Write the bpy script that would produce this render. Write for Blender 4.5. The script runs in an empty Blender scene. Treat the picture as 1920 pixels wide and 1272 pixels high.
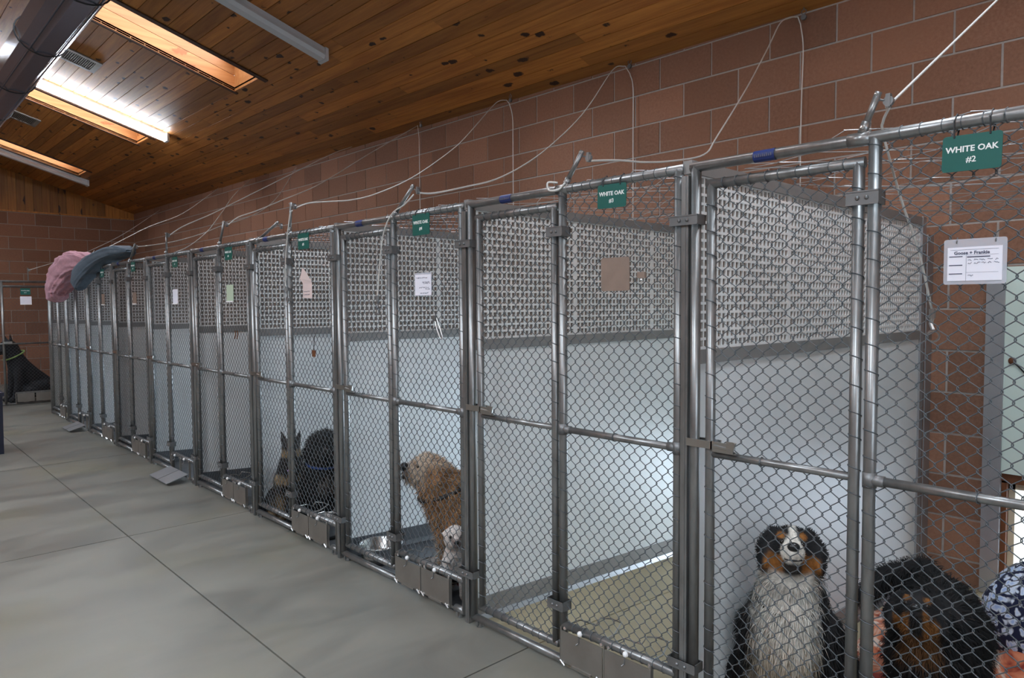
import bpy, math, random
import numpy as np
from mathutils import Vector, Matrix

random.seed(11)
RNG = np.random.default_rng(11)
sc = bpy.context.scene
col = sc.collection

# ------------------------------------------------------------------ camera
F_PX, YAW, PITCH, ROLL = 1321.02, 0.756967, 0.047583, -0.006285
CAM = Vector((-2.10873, 0.0, 1.50422))
fw = Vector((math.sin(YAW) * math.cos(PITCH), math.cos(YAW) * math.cos(PITCH), -math.sin(PITCH)))
rt = Vector((math.cos(YAW), -math.sin(YAW), 0))
up = rt.cross(fw)
rt, up = rt * math.cos(ROLL) + up * math.sin(ROLL), -rt * math.sin(ROLL) + up * math.cos(ROLL)
cam = bpy.data.objects.new('camera', bpy.data.cameras.new('camera'))
M = Matrix.Identity(4)
for i, v in enumerate((rt, up, -fw)):
    M[0][i], M[1][i], M[2][i] = v
M[0][3], M[1][3], M[2][3] = CAM
cam.matrix_world = M
cam.data.sensor_width = 36.0
cam.data.lens = F_PX / 1920 * 36.0
cam.data.clip_start = 0.05
cam.data.clip_end = 200
col.objects.link(cam)
sc.camera = cam

# ------------------------------------------------------------------ world, lights, exposure
SKY_STRENGTH = 3.0
SKYLIGHT_W = 29.0
FRONT_W = 76.0
TUBE_EMIT = 45.0
OTHER_SIDE = 2.2      # added opposite-slope skylights, unseen, boosted as fill for floor and fence fronts
DOOR_W = {2: 3.5, 3: 13.0, 4: 42.0, 5: 20.0, 7: 20.0, 9: 22.0, 10: 20.0}
FILL_W = 75.0
DAY = (0.74, 0.88, 1.0)
world = bpy.data.worlds.new('overcast_sky')
sc.world = world
world.use_nodes = True
bg = world.node_tree.nodes['Background']
bg.inputs['Color'].default_value = (0.72, 0.84, 1.0, 1)
bg.inputs['Strength'].default_value = SKY_STRENGTH
sc.view_settings.view_transform = 'Standard'
sc.view_settings.look = 'None'
sc.view_settings.exposure = 0.35
sc.view_settings.gamma = 1.0
sc.view_settings.use_curve_mapping = False

# room measures (metres): the fence runs along Y in the plane X = 0
D = 2.569                    # block wall behind the kennels
YEND, YBACK = 17.02, -4.0    # end walls
SL = 0.30                    # roof pitch
XR = -2.404                  # ridge
BH, BL = 0.2438, 0.4488      # block course height and block length
ZB = 0.006


def eave(y):
    return 3.425 + 0.0085 * (y - 1.85)


def CZ(x, y):
    return eave(y) + SL * (D - x) if x >= XR else eave(y) + SL * (D - XR) - SL * (XR - x)


XL = 2 * XR - D              # opposite wall
PW = 0.131                   # plank width along X
SKY_X0, SKY_X1 = D - 30 * PW, D - 11 * PW
SKY_Y = [(-3.55, -2.95), (0.05, 0.67), (3.66, 4.28), (7.27, 7.89), (10.93, 11.5), (14.5, 15.1)]


def area_light(name, loc, sx, sy, power, color, rot):
    l = bpy.data.lights.new(name, 'AREA')
    l.shape = 'RECTANGLE'
    l.size, l.size_y = sx, sy
    l.energy = power
    l.color = color
    o = bpy.data.objects.new(name, l)
    o.location = loc
    o.rotation_euler = rot
    col.objects.link(o)
    return o


WELL = 0.36
for (y0, y1) in SKY_Y:
    ym = (y0 + y1) / 2
    pw = FRONT_W if y1 < 5 else SKYLIGHT_W
    for sgn in (1, -1):  # opposite-slope pass adds the unseen fill lamps
        xm = (SKY_X0 + SKY_X1) / 2
        x = xm if sgn > 0 else 2 * XR - xm
        area_light('skylight_daylight', (x, ym, CZ(x, ym) + WELL - 0.03), 2.40, y1 - y0 - 0.08,
                   pw * (1 if sgn > 0 else OTHER_SIDE * (1.0 if y1 < 5 else 1.9)), DAY, (0, sgn * math.atan(SL), 0))

YB = {1: 0.165, 2: 1.352, 3: 2.535, 4: 3.735, 5: 4.94, 6: 6.12, 7: 7.32, 8: 8.51, 9: 9.66, 10: 10.80, 11: 11.83}
OPEN = {k: (YB[k - 1] + 0.135, YB[k - 1] + 0.78) for k in DOOR_W}      # kennels whose dog door is raised
OZ1 = 0.50
for k, (a, b_) in OPEN.items():
    area_light('dog_door_daylight', (D + 0.27, (a + b_) / 2, OZ1 / 2 - 0.08), OZ1 + 0.1, b_ - a - 0.06, DOOR_W[k], (0.70, 0.86, 1.0), (0, math.pi / 2, 0))
area_light('window_fill', (-2.3, YBACK + 0.09, 2.1), 3.0, 1.5, FILL_W, DAY, (math.pi / 2, 0, math.pi))  # fill light added behind the camera to brighten the divider panels

# ------------------------------------------------------------------ materials


def lin(h):
    c = [int(h[i:i + 2], 16) / 255 for i in (0, 2, 4)]
    return tuple(v / 12.92 if v <= 0.04045 else ((v + 0.055) / 1.055) ** 2.4 for v in c)


def new_mat(name):
    m = bpy.data.materials.new(name)
    m.use_nodes = True
    nt = m.node_tree
    return m, nt, nt.nodes['Principled BSDF']


def node(nt, kind, **kw):
    n = nt.nodes.new(kind)
    for k, v in kw.items():
        if k.startswith('i_'):
            key = k[2:]
            key = int(key) if key.isdigit() else key.replace('_', ' ')
            n.inputs[key].default_value = v
        else:
            setattr(n, k, v)
    return n


def ramp(nt, stops):
    r = nt.nodes.new('ShaderNodeValToRGB')
    e = r.color_ramp.elements
    while len(e) < len(stops):
        e.new(0.5)
    for el, (p, c) in zip(e, stops):
        el.position = p
        el.color = (*c, 1) if len(c) == 3 else c
    return r


def simple(name, color, rough=0.5, metal=0.0, var=0.12, scale=8.0, bump=0.0, stretch=None, spec=None):
    m, nt, b = new_mat(name)
    tc = node(nt, 'ShaderNodeTexCoord')
    mp = node(nt, 'ShaderNodeMapping')
    if stretch:
        mp.inputs['Scale'].default_value = stretch
    nt.links.new(tc.outputs['Object'], mp.inputs['Vector'])
    nz = node(nt, 'ShaderNodeTexNoise', i_Scale=scale, i_Detail=5.0, i_Roughness=0.6)
    nt.links.new(mp.outputs['Vector'], nz.inputs['Vector'])
    lo = tuple(max(0, c * (1 - var)) for c in color)
    hi = tuple(min(1, c * (1 + var)) for c in color)
    rp = ramp(nt, [(0.3, lo), (0.7, hi)])
    nt.links.new(nz.outputs['Fac'], rp.inputs['Fac'])
    nt.links.new(rp.outputs['Color'], b.inputs['Base Color'])
    b.inputs['Roughness'].default_value = rough
    b.inputs['Metallic'].default_value = metal
    if spec is not None:
        b.inputs['Specular IOR Level'].default_value = spec
    if bump:
        bp = node(nt, 'ShaderNodeBump', i_Strength=bump, i_Distance=0.01)
        nt.links.new(nz.outputs['Fac'], bp.inputs['Height'])
        nt.links.new(bp.outputs['Normal'], b.inputs['Normal'])
    return m


def wood(name, c_lo, c_hi, grain, knot_scale, knot_col, rough=0.52):
    """Knotty pine: long grain plus dark knots, shade varies board by board."""
    m, nt, b = new_mat(name)
    tc = node(nt, 'ShaderNodeTexCoord')
    oi = node(nt, 'ShaderNodeObjectInfo')
    off = node(nt, 'ShaderNodeVectorMath', operation='SCALE')
    off.inputs[0].default_value = (7.3, 13.1, 3.7)
    nt.links.new(oi.outputs['Random'], off.inputs['Scale'])
    add = node(nt, 'ShaderNodeVectorMath', operation='ADD')
    nt.links.new(tc.outputs['Object'], add.inputs[0])
    nt.links.new(off.outputs['Vector'], add.inputs[1])
    mp = node(nt, 'ShaderNodeMapping')
    mp.inputs['Scale'].default_value = grain
    nt.links.new(add.outputs['Vector'], mp.inputs['Vector'])
    nz = node(nt, 'ShaderNodeTexNoise', i_Scale=1.0, i_Detail=6.0, i_Roughness=0.65, i_Distortion=0.4)
    nt.links.new(mp.outputs['Vector'], nz.inputs['Vector'])
    rp = ramp(nt, [(0.3, c_lo), (0.7, c_hi)])
    nt.links.new(nz.outputs['Fac'], rp.inputs['Fac'])
    # boards differ in shade
    hsv = node(nt, 'ShaderNodeHueSaturation')
    mr = node(nt, 'ShaderNodeMapRange', i_3=0.66, i_4=1.36)
    nt.links.new(oi.outputs['Random'], mr.inputs[0])
    nt.links.new(mr.outputs[0], hsv.inputs['Value'])
    nt.links.new(rp.outputs['Color'], hsv.inputs['Color'])
    # knots
    mk = node(nt, 'ShaderNodeMapping')
    mk.inputs['Scale'].default_value = knot_scale
    nt.links.new(add.outputs['Vector'], mk.inputs['Vector'])
    wob = node(nt, 'ShaderNodeTexNoise', i_Scale=22.0, i_Detail=3.0)
    nt.links.new(tc.outputs['Object'], wob.inputs['Vector'])
    wm = node(nt, 'ShaderNodeVectorMath', operation='SCALE')
    wm.inputs['Scale'].default_value = 0.42
    nt.links.new(wob.outputs['Color'], wm.inputs[0])
    wa = node(nt, 'ShaderNodeVectorMath', operation='ADD')
    nt.links.new(mk.outputs['Vector'], wa.inputs[0])
    nt.links.new(wm.outputs['Vector'], wa.inputs[1])
    vo = node(nt, 'ShaderNodeTexVoronoi', i_Scale=1.0, i_Randomness=1.0)
    nt.links.new(wa.outputs['Vector'], vo.inputs['Vector'])
    sep = node(nt, 'ShaderNodeSeparateColor')
    nt.links.new(vo.outputs['Color'], sep.inputs['Color'])
    size = node(nt, 'ShaderNodeMapRange', i_1=0.15, i_2=1.0, i_3=0.0, i_4=0.31)
    nt.links.new(sep.outputs[0], size.inputs[0])
    sub = node(nt, 'ShaderNodeMath', operation='SUBTRACT')
    nt.links.new(size.outputs[0], sub.inputs[0])
    nt.links.new(vo.outputs['Distance'], sub.inputs[1])
    kr = node(nt, 'ShaderNodeMapRange', i_1=-0.02, i_2=0.06)
    nt.links.new(sub.outputs[0], kr.inputs[0])
    mx = node(nt, 'ShaderNodeMix', data_type='RGBA')
    nt.links.new(kr.outputs[0], mx.inputs[0])
    nt.links.new(hsv.outputs['Color'], mx.inputs[6])
    mx.inputs[7].default_value = (*knot_col, 1)
    nt.links.new(mx.outputs[2], b.inputs['Base Color'])
    b.inputs['Roughness'].default_value = rough
    return m


def block_mat(name, c1, c2, c3):
    m, nt, b = new_mat(name)
    tc = node(nt, 'ShaderNodeTexCoord')
    geo = node(nt, 'ShaderNodeNewGeometry')
    oi = node(nt, 'ShaderNodeObjectInfo')
    nz = node(nt, 'ShaderNodeTexNoise', i_Scale=55.0, i_Detail=4.0, i_Roughness=0.7)
    nt.links.new(geo.outputs['Position'], nz.inputs['Vector'])
    big = node(nt, 'ShaderNodeTexNoise', i_Scale=1.6, i_Detail=3.0)
    nt.links.new(geo.outputs['Position'], big.inputs['Vector'])
    r1 = ramp(nt, [(0.25, c1), (0.75, c2)])
    nt.links.new(nz.outputs['Fac'], r1.inputs['Fac'])
    mx = node(nt, 'ShaderNodeMix', data_type='RGBA')
    fr = node(nt, 'ShaderNodeMapRange', i_1=0.35, i_2=0.75, i_3=0.0, i_4=0.8)
    nt.links.new(big.outputs['Fac'], fr.inputs[0])
    nt.links.new(fr.outputs[0], mx.inputs[0])
    nt.links.new(r1.outputs['Color'], mx.inputs[6])
    mx.inputs[7].default_value = (*c3, 1)
    hsv = node(nt, 'ShaderNodeHueSaturation')
    mr = node(nt, 'ShaderNodeMapRange', i_3=0.82, i_4=1.18)
    nt.links.new(oi.outputs['Random'], mr.inputs[0])
    nt.links.new(mr.outputs[0], hsv.inputs['Value'])
    nt.links.new(mx.outputs[2], hsv.inputs['Color'])
    nt.links.new(hsv.outputs['Color'], b.inputs['Base Color'])
    b.inputs['Roughness'].default_value = 0.9
    bp = node(nt, 'ShaderNodeBump', i_Strength=0.5, i_Distance=0.004)
    nt.links.new(nz.outputs['Fac'], bp.inputs['Height'])
    nt.links.new(bp.outputs['Normal'], b.inputs['Normal'])
    return m


def concrete_mat(name, c1, c2, stain, rough):
    m, nt, b = new_mat(name)
    geo = node(nt, 'ShaderNodeNewGeometry')
    mp = node(nt, 'ShaderNodeMapping')
    mp.inputs['Scale'].default_value = (1.0, 2.2, 1.0)
    mp.inputs['Rotation'].default_value = (0, 0, 0.5)
    nt.links.new(geo.outputs['Position'], mp.inputs['Vector'])
    a = node(nt, 'ShaderNodeTexNoise', i_Scale=1.3, i_Detail=7.0, i_Roughness=0.6, i_Distortion=0.6)
    nt.links.new(mp.outputs['Vector'], a.inputs['Vector'])
    r = ramp(nt, [(0.3, c1), (0.7, c2)])
    nt.links.new(a.outputs['Fac'], r.inputs['Fac'])
    s = node(nt, 'ShaderNodeTexNoise', i_Scale=0.9, i_Detail=4.0)
    nt.links.new(geo.outputs['Position'], s.inputs['Vector'])
    sr = node(nt, 'ShaderNodeMapRange', i_1=0.52, i_2=0.75, i_3=0.0, i_4=0.7)
    nt.links.new(s.outputs['Fac'], sr.inputs[0])
    mx = node(nt, 'ShaderNodeMix', data_type='RGBA')
    nt.links.new(sr.outputs[0], mx.inputs[0])
    nt.links.new(r.outputs['Color'], mx.inputs[6])
    mx.inputs[7].default_value = (*stain, 1)
    nt.links.new(mx.outputs[2], b.inputs['Base Color'])
    rr = node(nt, 'ShaderNodeMapRange', i_1=0.3, i_2=0.7, i_3=rough - 0.1, i_4=rough + 0.12)
    nt.links.new(a.outputs['Fac'], rr.inputs[0])
    nt.links.new(rr.outputs[0], b.inputs['Roughness'])
    return m


def print_mat(name, bgc, fgc, scale, lo, hi, rough=0.8, third=None):
    m, nt, b = new_mat(name)
    tc = node(nt, 'ShaderNodeTexCoord')
    n1 = node(nt, 'ShaderNodeTexNoise', i_Scale=scale * 0.5, i_Detail=2.0)
    nt.links.new(tc.outputs['Object'], n1.inputs['Vector'])
    mxv = node(nt, 'ShaderNodeMix', data_type='RGBA')
    mxv.inputs[0].default_value = 0.08
    nt.links.new(tc.outputs['Object'], mxv.inputs[6])
    nt.links.new(n1.outputs['Color'], mxv.inputs[7])
    v = node(nt, 'ShaderNodeTexVoronoi', i_Scale=scale)
    nt.links.new(mxv.outputs[2], v.inputs['Vector'])
    st = [(lo, fgc), (hi, bgc)]
    if third:
        st = [(lo * 0.5, third), (lo, fgc), (hi, bgc)]
    r = ramp(nt, st)
    nt.links.new(v.outputs['Distance'], r.inputs['Fac'])
    nt.links.new(r.outputs['Color'], b.inputs['Base Color'])
    b.inputs['Roughness'].default_value = rough
    return m


def swirl_mat(name, stops, scale, dist, rough=0.85):
    m, nt, b = new_mat(name)
    tc = node(nt, 'ShaderNodeTexCoord')
    n1 = node(nt, 'ShaderNodeTexNoise', i_Scale=scale, i_Detail=3.0, i_Distortion=dist)
    nt.links.new(tc.outputs['Object'], n1.inputs['Vector'])
    r = ramp(nt, stops)
    nt.links.new(n1.outputs['Fac'], r.inputs['Fac'])
    nt.links.new(r.outputs['Color'], b.inputs['Base Color'])
    b.inputs['Roughness'].default_value = rough
    b.inputs['Sheen Weight'].default_value = 0.2
    return m


def coat_mat(name, rough=0.75):
    m, nt, b = new_mat(name)
    at = node(nt, 'ShaderNodeAttribute', attribute_name='Col')
    nz = node(nt, 'ShaderNodeTexNoise', i_Scale=60.0, i_Detail=3.0)
    tc = node(nt, 'ShaderNodeTexCoord')
    nt.links.new(tc.outputs['Object'], nz.inputs['Vector'])
    mr = node(nt, 'ShaderNodeMapRange', i_1=0.3, i_2=0.7, i_3=0.7, i_4=1.25)
    nt.links.new(nz.outputs['Fac'], mr.inputs[0])
    hsv = node(nt, 'ShaderNodeHueSaturation')
    nt.links.new(mr.outputs[0], hsv.inputs['Value'])
    nt.links.new(at.outputs['Color'], hsv.inputs['Color'])
    nt.links.new(hsv.outputs['Color'], b.inputs['Base Color'])
    b.inputs['Roughness'].default_value = rough
    b.inputs['Specular IOR Level'].default_value = 0.3
    return m


def emit_mat(name, color, strength):
    m, nt, b = new_mat(name)
    b.inputs['Base Color'].default_value = (*color, 1)
    b.inputs['Emission Color'].default_value = (*color, 1)
    b.inputs['Emission Strength'].default_value = strength
    return m


def glass_mat(name, tint=(1, 1, 1), alpha=0.25, rough=0.15):
    m, nt, b = new_mat(name)
    b.inputs['Base Color'].default_value = (*tint, 1)
    b.inputs['Roughness'].default_value = rough
    b.inputs['Alpha'].default_value = alpha
    return m


MT = {
    'block': block_mat('painted_block', lin('7c5744'), lin('97705b'), lin('8e6650')),
    'mortar': simple('mortar', lin('aaa29c'), 0.95, var=0.1, scale=30, bump=0.2),
    'pine_y': wood('knotty_pine_ceiling', lin('8c5220'), lin('bb7d38'), (24.0, 1.1, 24.0), (9.6, 4.8, 0.0), lin('301608')),
    'pine_z': wood('knotty_pine_gable', lin('8a531f'), lin('b97c35'), (24.0, 24.0, 1.3), (7.0, 0.0, 3.0), lin('3a1d0d')),
    'well': wood('skylight_well_wood', lin('b06a34'), lin('cc8a50'), (1.0, 20.0, 20.0), (2.0, 6.0, 6.0), lin('a05a28')),
    'ceil_gap': simple('ceiling_gap', lin('2b170b'), 0.9, var=0.1),
    'concrete': concrete_mat('polished_concrete', lin('66645e'), lin('807d74'), lin('79735c'), 0.40),
    'kfloor': concrete_mat('kennel_concrete', lin('a89b7d'), lin('b9ad8f'), lin('a29472'), 0.5),
    'kfloor_dark': concrete_mat('kennel_dark_grey_floor', lin('4a4c50'), lin('5a5c60'), lin('4c4a48'), 0.45),
    'joint': simple('joint', lin('4a463e'), 0.95, var=0.1),
    'pipe': simple('galvanised_pipe', (0.255, 0.255, 0.252), 0.36, 0.75, var=0.22, scale=22, stretch=(1, 1, 0.35)),
    'wire': simple('galvanised_wire', (0.105, 0.115, 0.125), 0.45, 0.35, var=0.1),
    'net': simple('bright_netting_wire', (0.62, 0.63, 0.64), 0.4, 0.6, var=0.1),
    'alu': simple('aluminium_channel', (0.38, 0.385, 0.40), 0.42, 0.7, var=0.08, scale=5),
    'dark_clamp': simple('weathered_clamp', (0.20, 0.20, 0.20), 0.5, 0.7, var=0.2),
    'steel': simple('stainless', (0.55, 0.55, 0.54), 0.28, 1.0, var=0.1, scale=4),
    'flap': simple('brushed_stainless', (0.30, 0.28, 0.255), 0.40, 0.75, var=0.12, scale=6),
    'chrome': simple('chrome', (0.70, 0.70, 0.70), 0.28, 1.0, var=0.05),
    'pvc': simple('white_panel', lin('dfe3e4'), 0.38, var=0.02, scale=3),
    'lat_back': simple('lattice_backing', lin('84786f'), 0.7, var=0.05),
    'lattice': simple('white_lattice', lin('e6e7e6'), 0.45, var=0.02),
    'mint': simple('mint_door_panel', lin('d6e6dd'), 0.4, var=0.03, scale=3),
    'grey_ch': simple('grey_channel', lin('8d8b89'), 0.5, 0.3, var=0.06),
    'base_dark': simple('dark_grey_base', lin('44474b'), 0.5, var=0.1),
    'brown_trim': simple('brown_wood_trim', lin('6b3d1e'), 0.6, var=0.25, scale=20, stretch=(1, 1, 0.15)),
    'dark_rim': simple('dark_brown_rim', lin('40240f'), 0.6, var=0.2, scale=20),
    'cream': simple('cream_jamb', lin('cfc4ac'), 0.7, var=0.06),
    'green': simple('green_sign', lin('0e5a52'), 0.4, var=0.04),
    'white_txt': simple('white_letters', lin('f0f2f0'), 0.5, var=0.01),
    'paper': simple('paper', lin('e9e8f2'), 0.8, var=0.02),
    'paper_pink': simple('pinkish_paper', lin('d8c4c0'), 0.8, var=0.04),
    'paper_green': simple('pale_green_paper', lin('b4c4ac'), 0.8, var=0.03),
    'ink': simple('ink', lin('55566a'), 0.8, var=0.05),
    'sleeve': glass_mat('clear_plastic_sleeve', (0.8, 0.82, 0.9), 0.35, 0.2),
    'tan_plate': simple('tan_plate', lin('8f7c70'), 0.5, 0.2, var=0.08, scale=20),
    'blue_tape': simple('blue_label', lin('1f2f66'), 0.5, var=0.1),
    'white_cap': simple('white_plastic', lin('eeeeee'), 0.4, var=0.02),
    'cable': simple('white_coated_cable', (0.62, 0.61, 0.58), 0.45, 0.2, var=0.05),
    'fixture': simple('fixture_white', lin('c6cbd0'), 0.4, 0.1, var=0.03),
    'tube': emit_mat('lit_tube_lens', (0.86, 0.92, 1.0), TUBE_EMIT),
    'vent': simple('vent_grey', lin('8e8a84'), 0.5, 0.3, var=0.05),
    'black': simple('black_rubber', (0.015, 0.015, 0.017), 0.6, var=0.1),
    'duct': simple('duct_metal', (0.17, 0.20, 0.26), 0.24, 0.6, var=0.06, scale=2),
    'navy_bin': simple('navy_plastic', lin('1b2036'), 0.45, var=0.08),
    'pane': simple('frosted_pane', lin('f4f6f8'), 0.4, var=0.01),
    'outdoor': simple('pale_outdoor_concrete', lin('e6e8ee'), 0.9, var=0.05),
    'fence_white': simple('outdoor_white_boards', lin('dfe4ee'), 0.7, var=0.04),
    'pink': simple('dusty_pink_fleece', lin('b58a95'), 0.95, var=0.12, scale=25, bump=0.4),
    'pad': simple('slate_pad_fabric', lin('4d5a66'), 0.8, var=0.12, scale=40),
    'pad_navy': simple('navy_pad_edge', lin('252c3e'), 0.85, var=0.1),
    'orange': swirl_mat('orange_patterned_fleece', [(0.36, lin('8a2f22')), (0.44, lin('c96f4c')), (0.53, lin('d98a66')), (0.60, lin('ead0bf'))], 6.0, 2.2),
    'mauve': swirl_mat('mauve_grey_fleece', [(0.35, lin('8e7d80')), (0.65, lin('c3b3b3'))], 6.0, 1.0),
    'floral': print_mat('navy_floral_print', lin('141b3c'), lin('dfe7f5'), 30.0, 0.42, 0.56, third=lin('a9bfe8')),
    'red_toy': simple('red_rubber', lin('a02c34'), 0.5, var=0.1),
    'coat': coat_mat('dog_coat'),
    'fur': coat_mat('dog_fur', 0.65),
    'eye': simple('dog_eye', (0.012, 0.008, 0.006), 0.12, var=0.05),
    'nose': simple('dog_nose', (0.012, 0.012, 0.013), 0.3, var=0.1),
    'collar_blue': simple('blue_collar', lin('24407a'), 0.6, var=0.05),
    'collar_purple': simple('purple_tag', lin('a070b0'), 0.5, var=0.05),
    'collar_green': simple('lime_collar', lin('7f9a55'), 0.6, var=0.05),
}

# ------------------------------------------------------------------ mesh helpers


class MB:
    def __init__(self):
        self.v = []
        self.f = []
        self.n = 0

    def add(self, verts, faces):
        verts = np.asarray(verts, float)
        self.v.append(verts)
        self.f.extend([tuple(i + self.n for i in q) for q in faces])
        self.n += len(verts)
        return self

    def box(self, a, b):
        (x0, y0, z0), (x1, y1, z1) = a, b
        return self.hexa([(x0, y0, z0), (x1, y0, z0), (x1, y1, z0), (x0, y1, z0),
                          (x0, y0, z1), (x1, y0, z1), (x1, y1, z1), (x0, y1, z1)])

    def hexa(self, p):
        return self.add(p, [(0, 3, 2, 1), (4, 5, 6, 7), (0, 1, 5, 4), (1, 2, 6, 5), (2, 3, 7, 6), (3, 0, 4, 7)])

    def tube(self, path, r, sides=8, cap=True):
        P = np.asarray(path, float)
        n = len(P)
        R = np.full(n, r) if np.isscalar(r) else np.asarray(r, float)
        T = np.gradient(P, axis=0)
        T /= np.linalg.norm(T, axis=1)[:, None] + 1e-12
        ref = np.array([0, 0, 1.0]) if abs(T[0][2]) < 0.9 else np.array([1.0, 0, 0])
        U = np.zeros_like(P)
        u = ref - T[0] * (ref @ T[0])
        for i in range(n):
            u = u - T[i] * (u @ T[i])
            u /= np.linalg.norm(u) + 1e-12
            U[i] = u
        V = np.cross(T, U)
        a = np.linspace(0, 2 * math.pi, sides, endpoint=False)
        ring = (U[:, None, :] * np.cos(a)[None, :, None] + V[:, None, :] * np.sin(a)[None, :, None]) * R[:, None, None] + P[:, None, :]
        verts = ring.reshape(-1, 3)
        faces = []
        for i in range(n - 1):
            o = i * sides
            for j in range(sides):
                k = (j + 1) % sides
                faces.append((o + j, o + k, o + sides + k, o + sides + j))
        if cap:
            faces.append(tuple(range(sides - 1, -1, -1)))
            faces.append(tuple(range((n - 1) * sides, n * sides)))
        return self.add(verts, faces)

    def cyl(self, a, b, r, sides=10):
        return self.tube([a, b], r, sides)

    def lathe(self, prof, c=(0, 0, 0), sides=20):
        n = len(prof)
        a = np.linspace(0, 2 * math.pi, sides, endpoint=False)
        verts = [(c[0] + r * math.cos(t), c[1] + r * math.sin(t), c[2] + z) for (r, z) in prof for t in a]
        faces = []
        for i in range(n - 1):
            for j in range(sides):
                k = (j + 1) % sides
                faces.append((i * sides + j, i * sides + k, (i + 1) * sides + k, (i + 1) * sides + j))
        return self.add(verts, faces)

    def sphere(self, c, r, seg=10, rings=7):
        rr = np.array(r) if not np.isscalar(r) else np.array((r, r, r))
        verts, faces = [], []
        for i in range(rings + 1):
            th = math.pi * i / rings
            for j in range(seg):
                ph = 2 * math.pi * j / seg
                verts.append((c[0] + rr[0] * math.sin(th) * math.cos(ph), c[1] + rr[1] * math.sin(th) * math.sin(ph), c[2] + rr[2] * math.cos(th)))
        for i in range(rings):
            for j in range(seg):
                k = (j + 1) % seg
                faces.append((i * seg + j, (i + 1) * seg + j, (i + 1) * seg + k, i * seg + k))
        return self.add(verts, faces)

    def mesh(self, name, smooth=False):
        me = bpy.data.meshes.new(name)
        me.from_pydata(np.concatenate(self.v).tolist() if self.v else [], [], self.f)
        me.update()
        if smooth:
            me.polygons.foreach_set('use_smooth', [True] * len(me.polygons))
        return me

    def build(self, name, mat, parent=None, smooth=False, loc=None):
        return link(name, self.mesh(name, smooth), mat, parent, loc)


def link(name, me, mat, parent=None, loc=None):
    m = MT[mat] if isinstance(mat, str) else mat
    if m and not me.materials:
        me.materials.append(m)
    o = bpy.data.objects.new(name, me)
    col.objects.link(o)
    if parent is not None:
        o.parent = parent
    if loc is not None:
        o.location = loc
    return o


def empty(name, loc=(0, 0, 0), rz=0.0):
    o = bpy.data.objects.new(name, None)
    o.empty_display_size = 0.1
    o.location = loc
    o.rotation_euler = (0, 0, rz)
    col.objects.link(o)
    return o


def tag(o, label=None, cat=None, group=None, kind=None):
    if label:
        o['label'] = label
    if cat:
        o['category'] = cat
    if group:
        o['group'] = group
    if kind:
        o['kind'] = kind
    return o


def copy_tree(o, parent=None):
    c = o.copy()
    col.objects.link(c)
    c.parent = parent
    for ch in list(o.children):
        copy_tree(ch, c)
    return c


def spline(pts, n=8):
    """Catmull-Rom through the points."""
    P = [np.array(p, float) for p in pts]
    P = [2 * P[0] - P[1]] + P + [2 * P[-1] - P[-2]]
    out = []
    for i in range(1, len(P) - 2):
        for t in np.linspace(0, 1, n, endpoint=False):
            a, b, c, d = P[i - 1:i + 3]
            out.append(0.5 * ((2 * b) + (c - a) * t + (2 * a - 5 * b + 4 * c - d) * t * t + (-a + 3 * b - 3 * c + d) * t ** 3))
    out.append(P[-2])
    return np.array(out)


# ------------------------------------------------------------------ the shell
KSLOPE = 0.058


def kfloor(x):
    return -KSLOPE * max(0.0, x - 0.05)


# floor: dark bed with slabs standing proud of the joints
floor = tag(MB().box((XL - 0.2, YBACK - 0.2, -0.45), (D + 0.3, YEND + 0.2, -0.26)).build('floor', 'joint'), kind='structure')
JW = 0.004
xs = [XL, -4.6, -0.81, 0.02]
ys = [YBACK, -0.75, 2.16, 5.07, 7.95, 10.8, 13.7, YEND]
for i in range(len(xs) - 1):
    for j in range(len(ys) - 1):
        x0, x1, y0, y1 = xs[i] + JW, xs[i + 1] - (JW if i < 2 else 0), ys[j] + JW, ys[j + 1] - JW
        MB().box((x0, y0, -0.262), (x1, y1, 0.0)).build('slab', 'concrete', floor)
MB().box((XL, YBACK, -0.262), (0.02, YEND, -0.012)).build('joint_bed', 'joint', floor)
kb = [(YBACK, YB[1])] + [(YB[k - 1], YB[k]) for k in range(2, 12)] + [(YB[11], YEND)]
for j, (y0, y1) in enumerate(kb):
    m = MB()
    dark = 3 <= j <= 9  # darker grey floor in most of the farther kennels
    cuts = [y0] + [y for y in ys if y0 < y < y1] + [y1]
    for a, b_ in zip(cuts[:-1], cuts[1:]):
        a2 = a + (JW if a in ys else 0)
        b2 = b_ - (JW if b_ in ys else 0)
        if j == len(kb) - 1:
            m.box((0.02, a2, -0.262), (D, b2, 0.0))
        else:
            m.hexa([(0.02, a2, -0.262), (D, a2, -0.262), (D, b2, -0.262), (0.02, b2, -0.262),
                    (0.02, a2, 0), (D, a2, kfloor(D)), (D, b2, kfloor(D)), (0.02, b2, 0)])
    m.build('kennel_slab', 'kfloor_dark' if dark else ('concrete' if j == len(kb) - 1 else 'kfloor'), floor)

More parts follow.
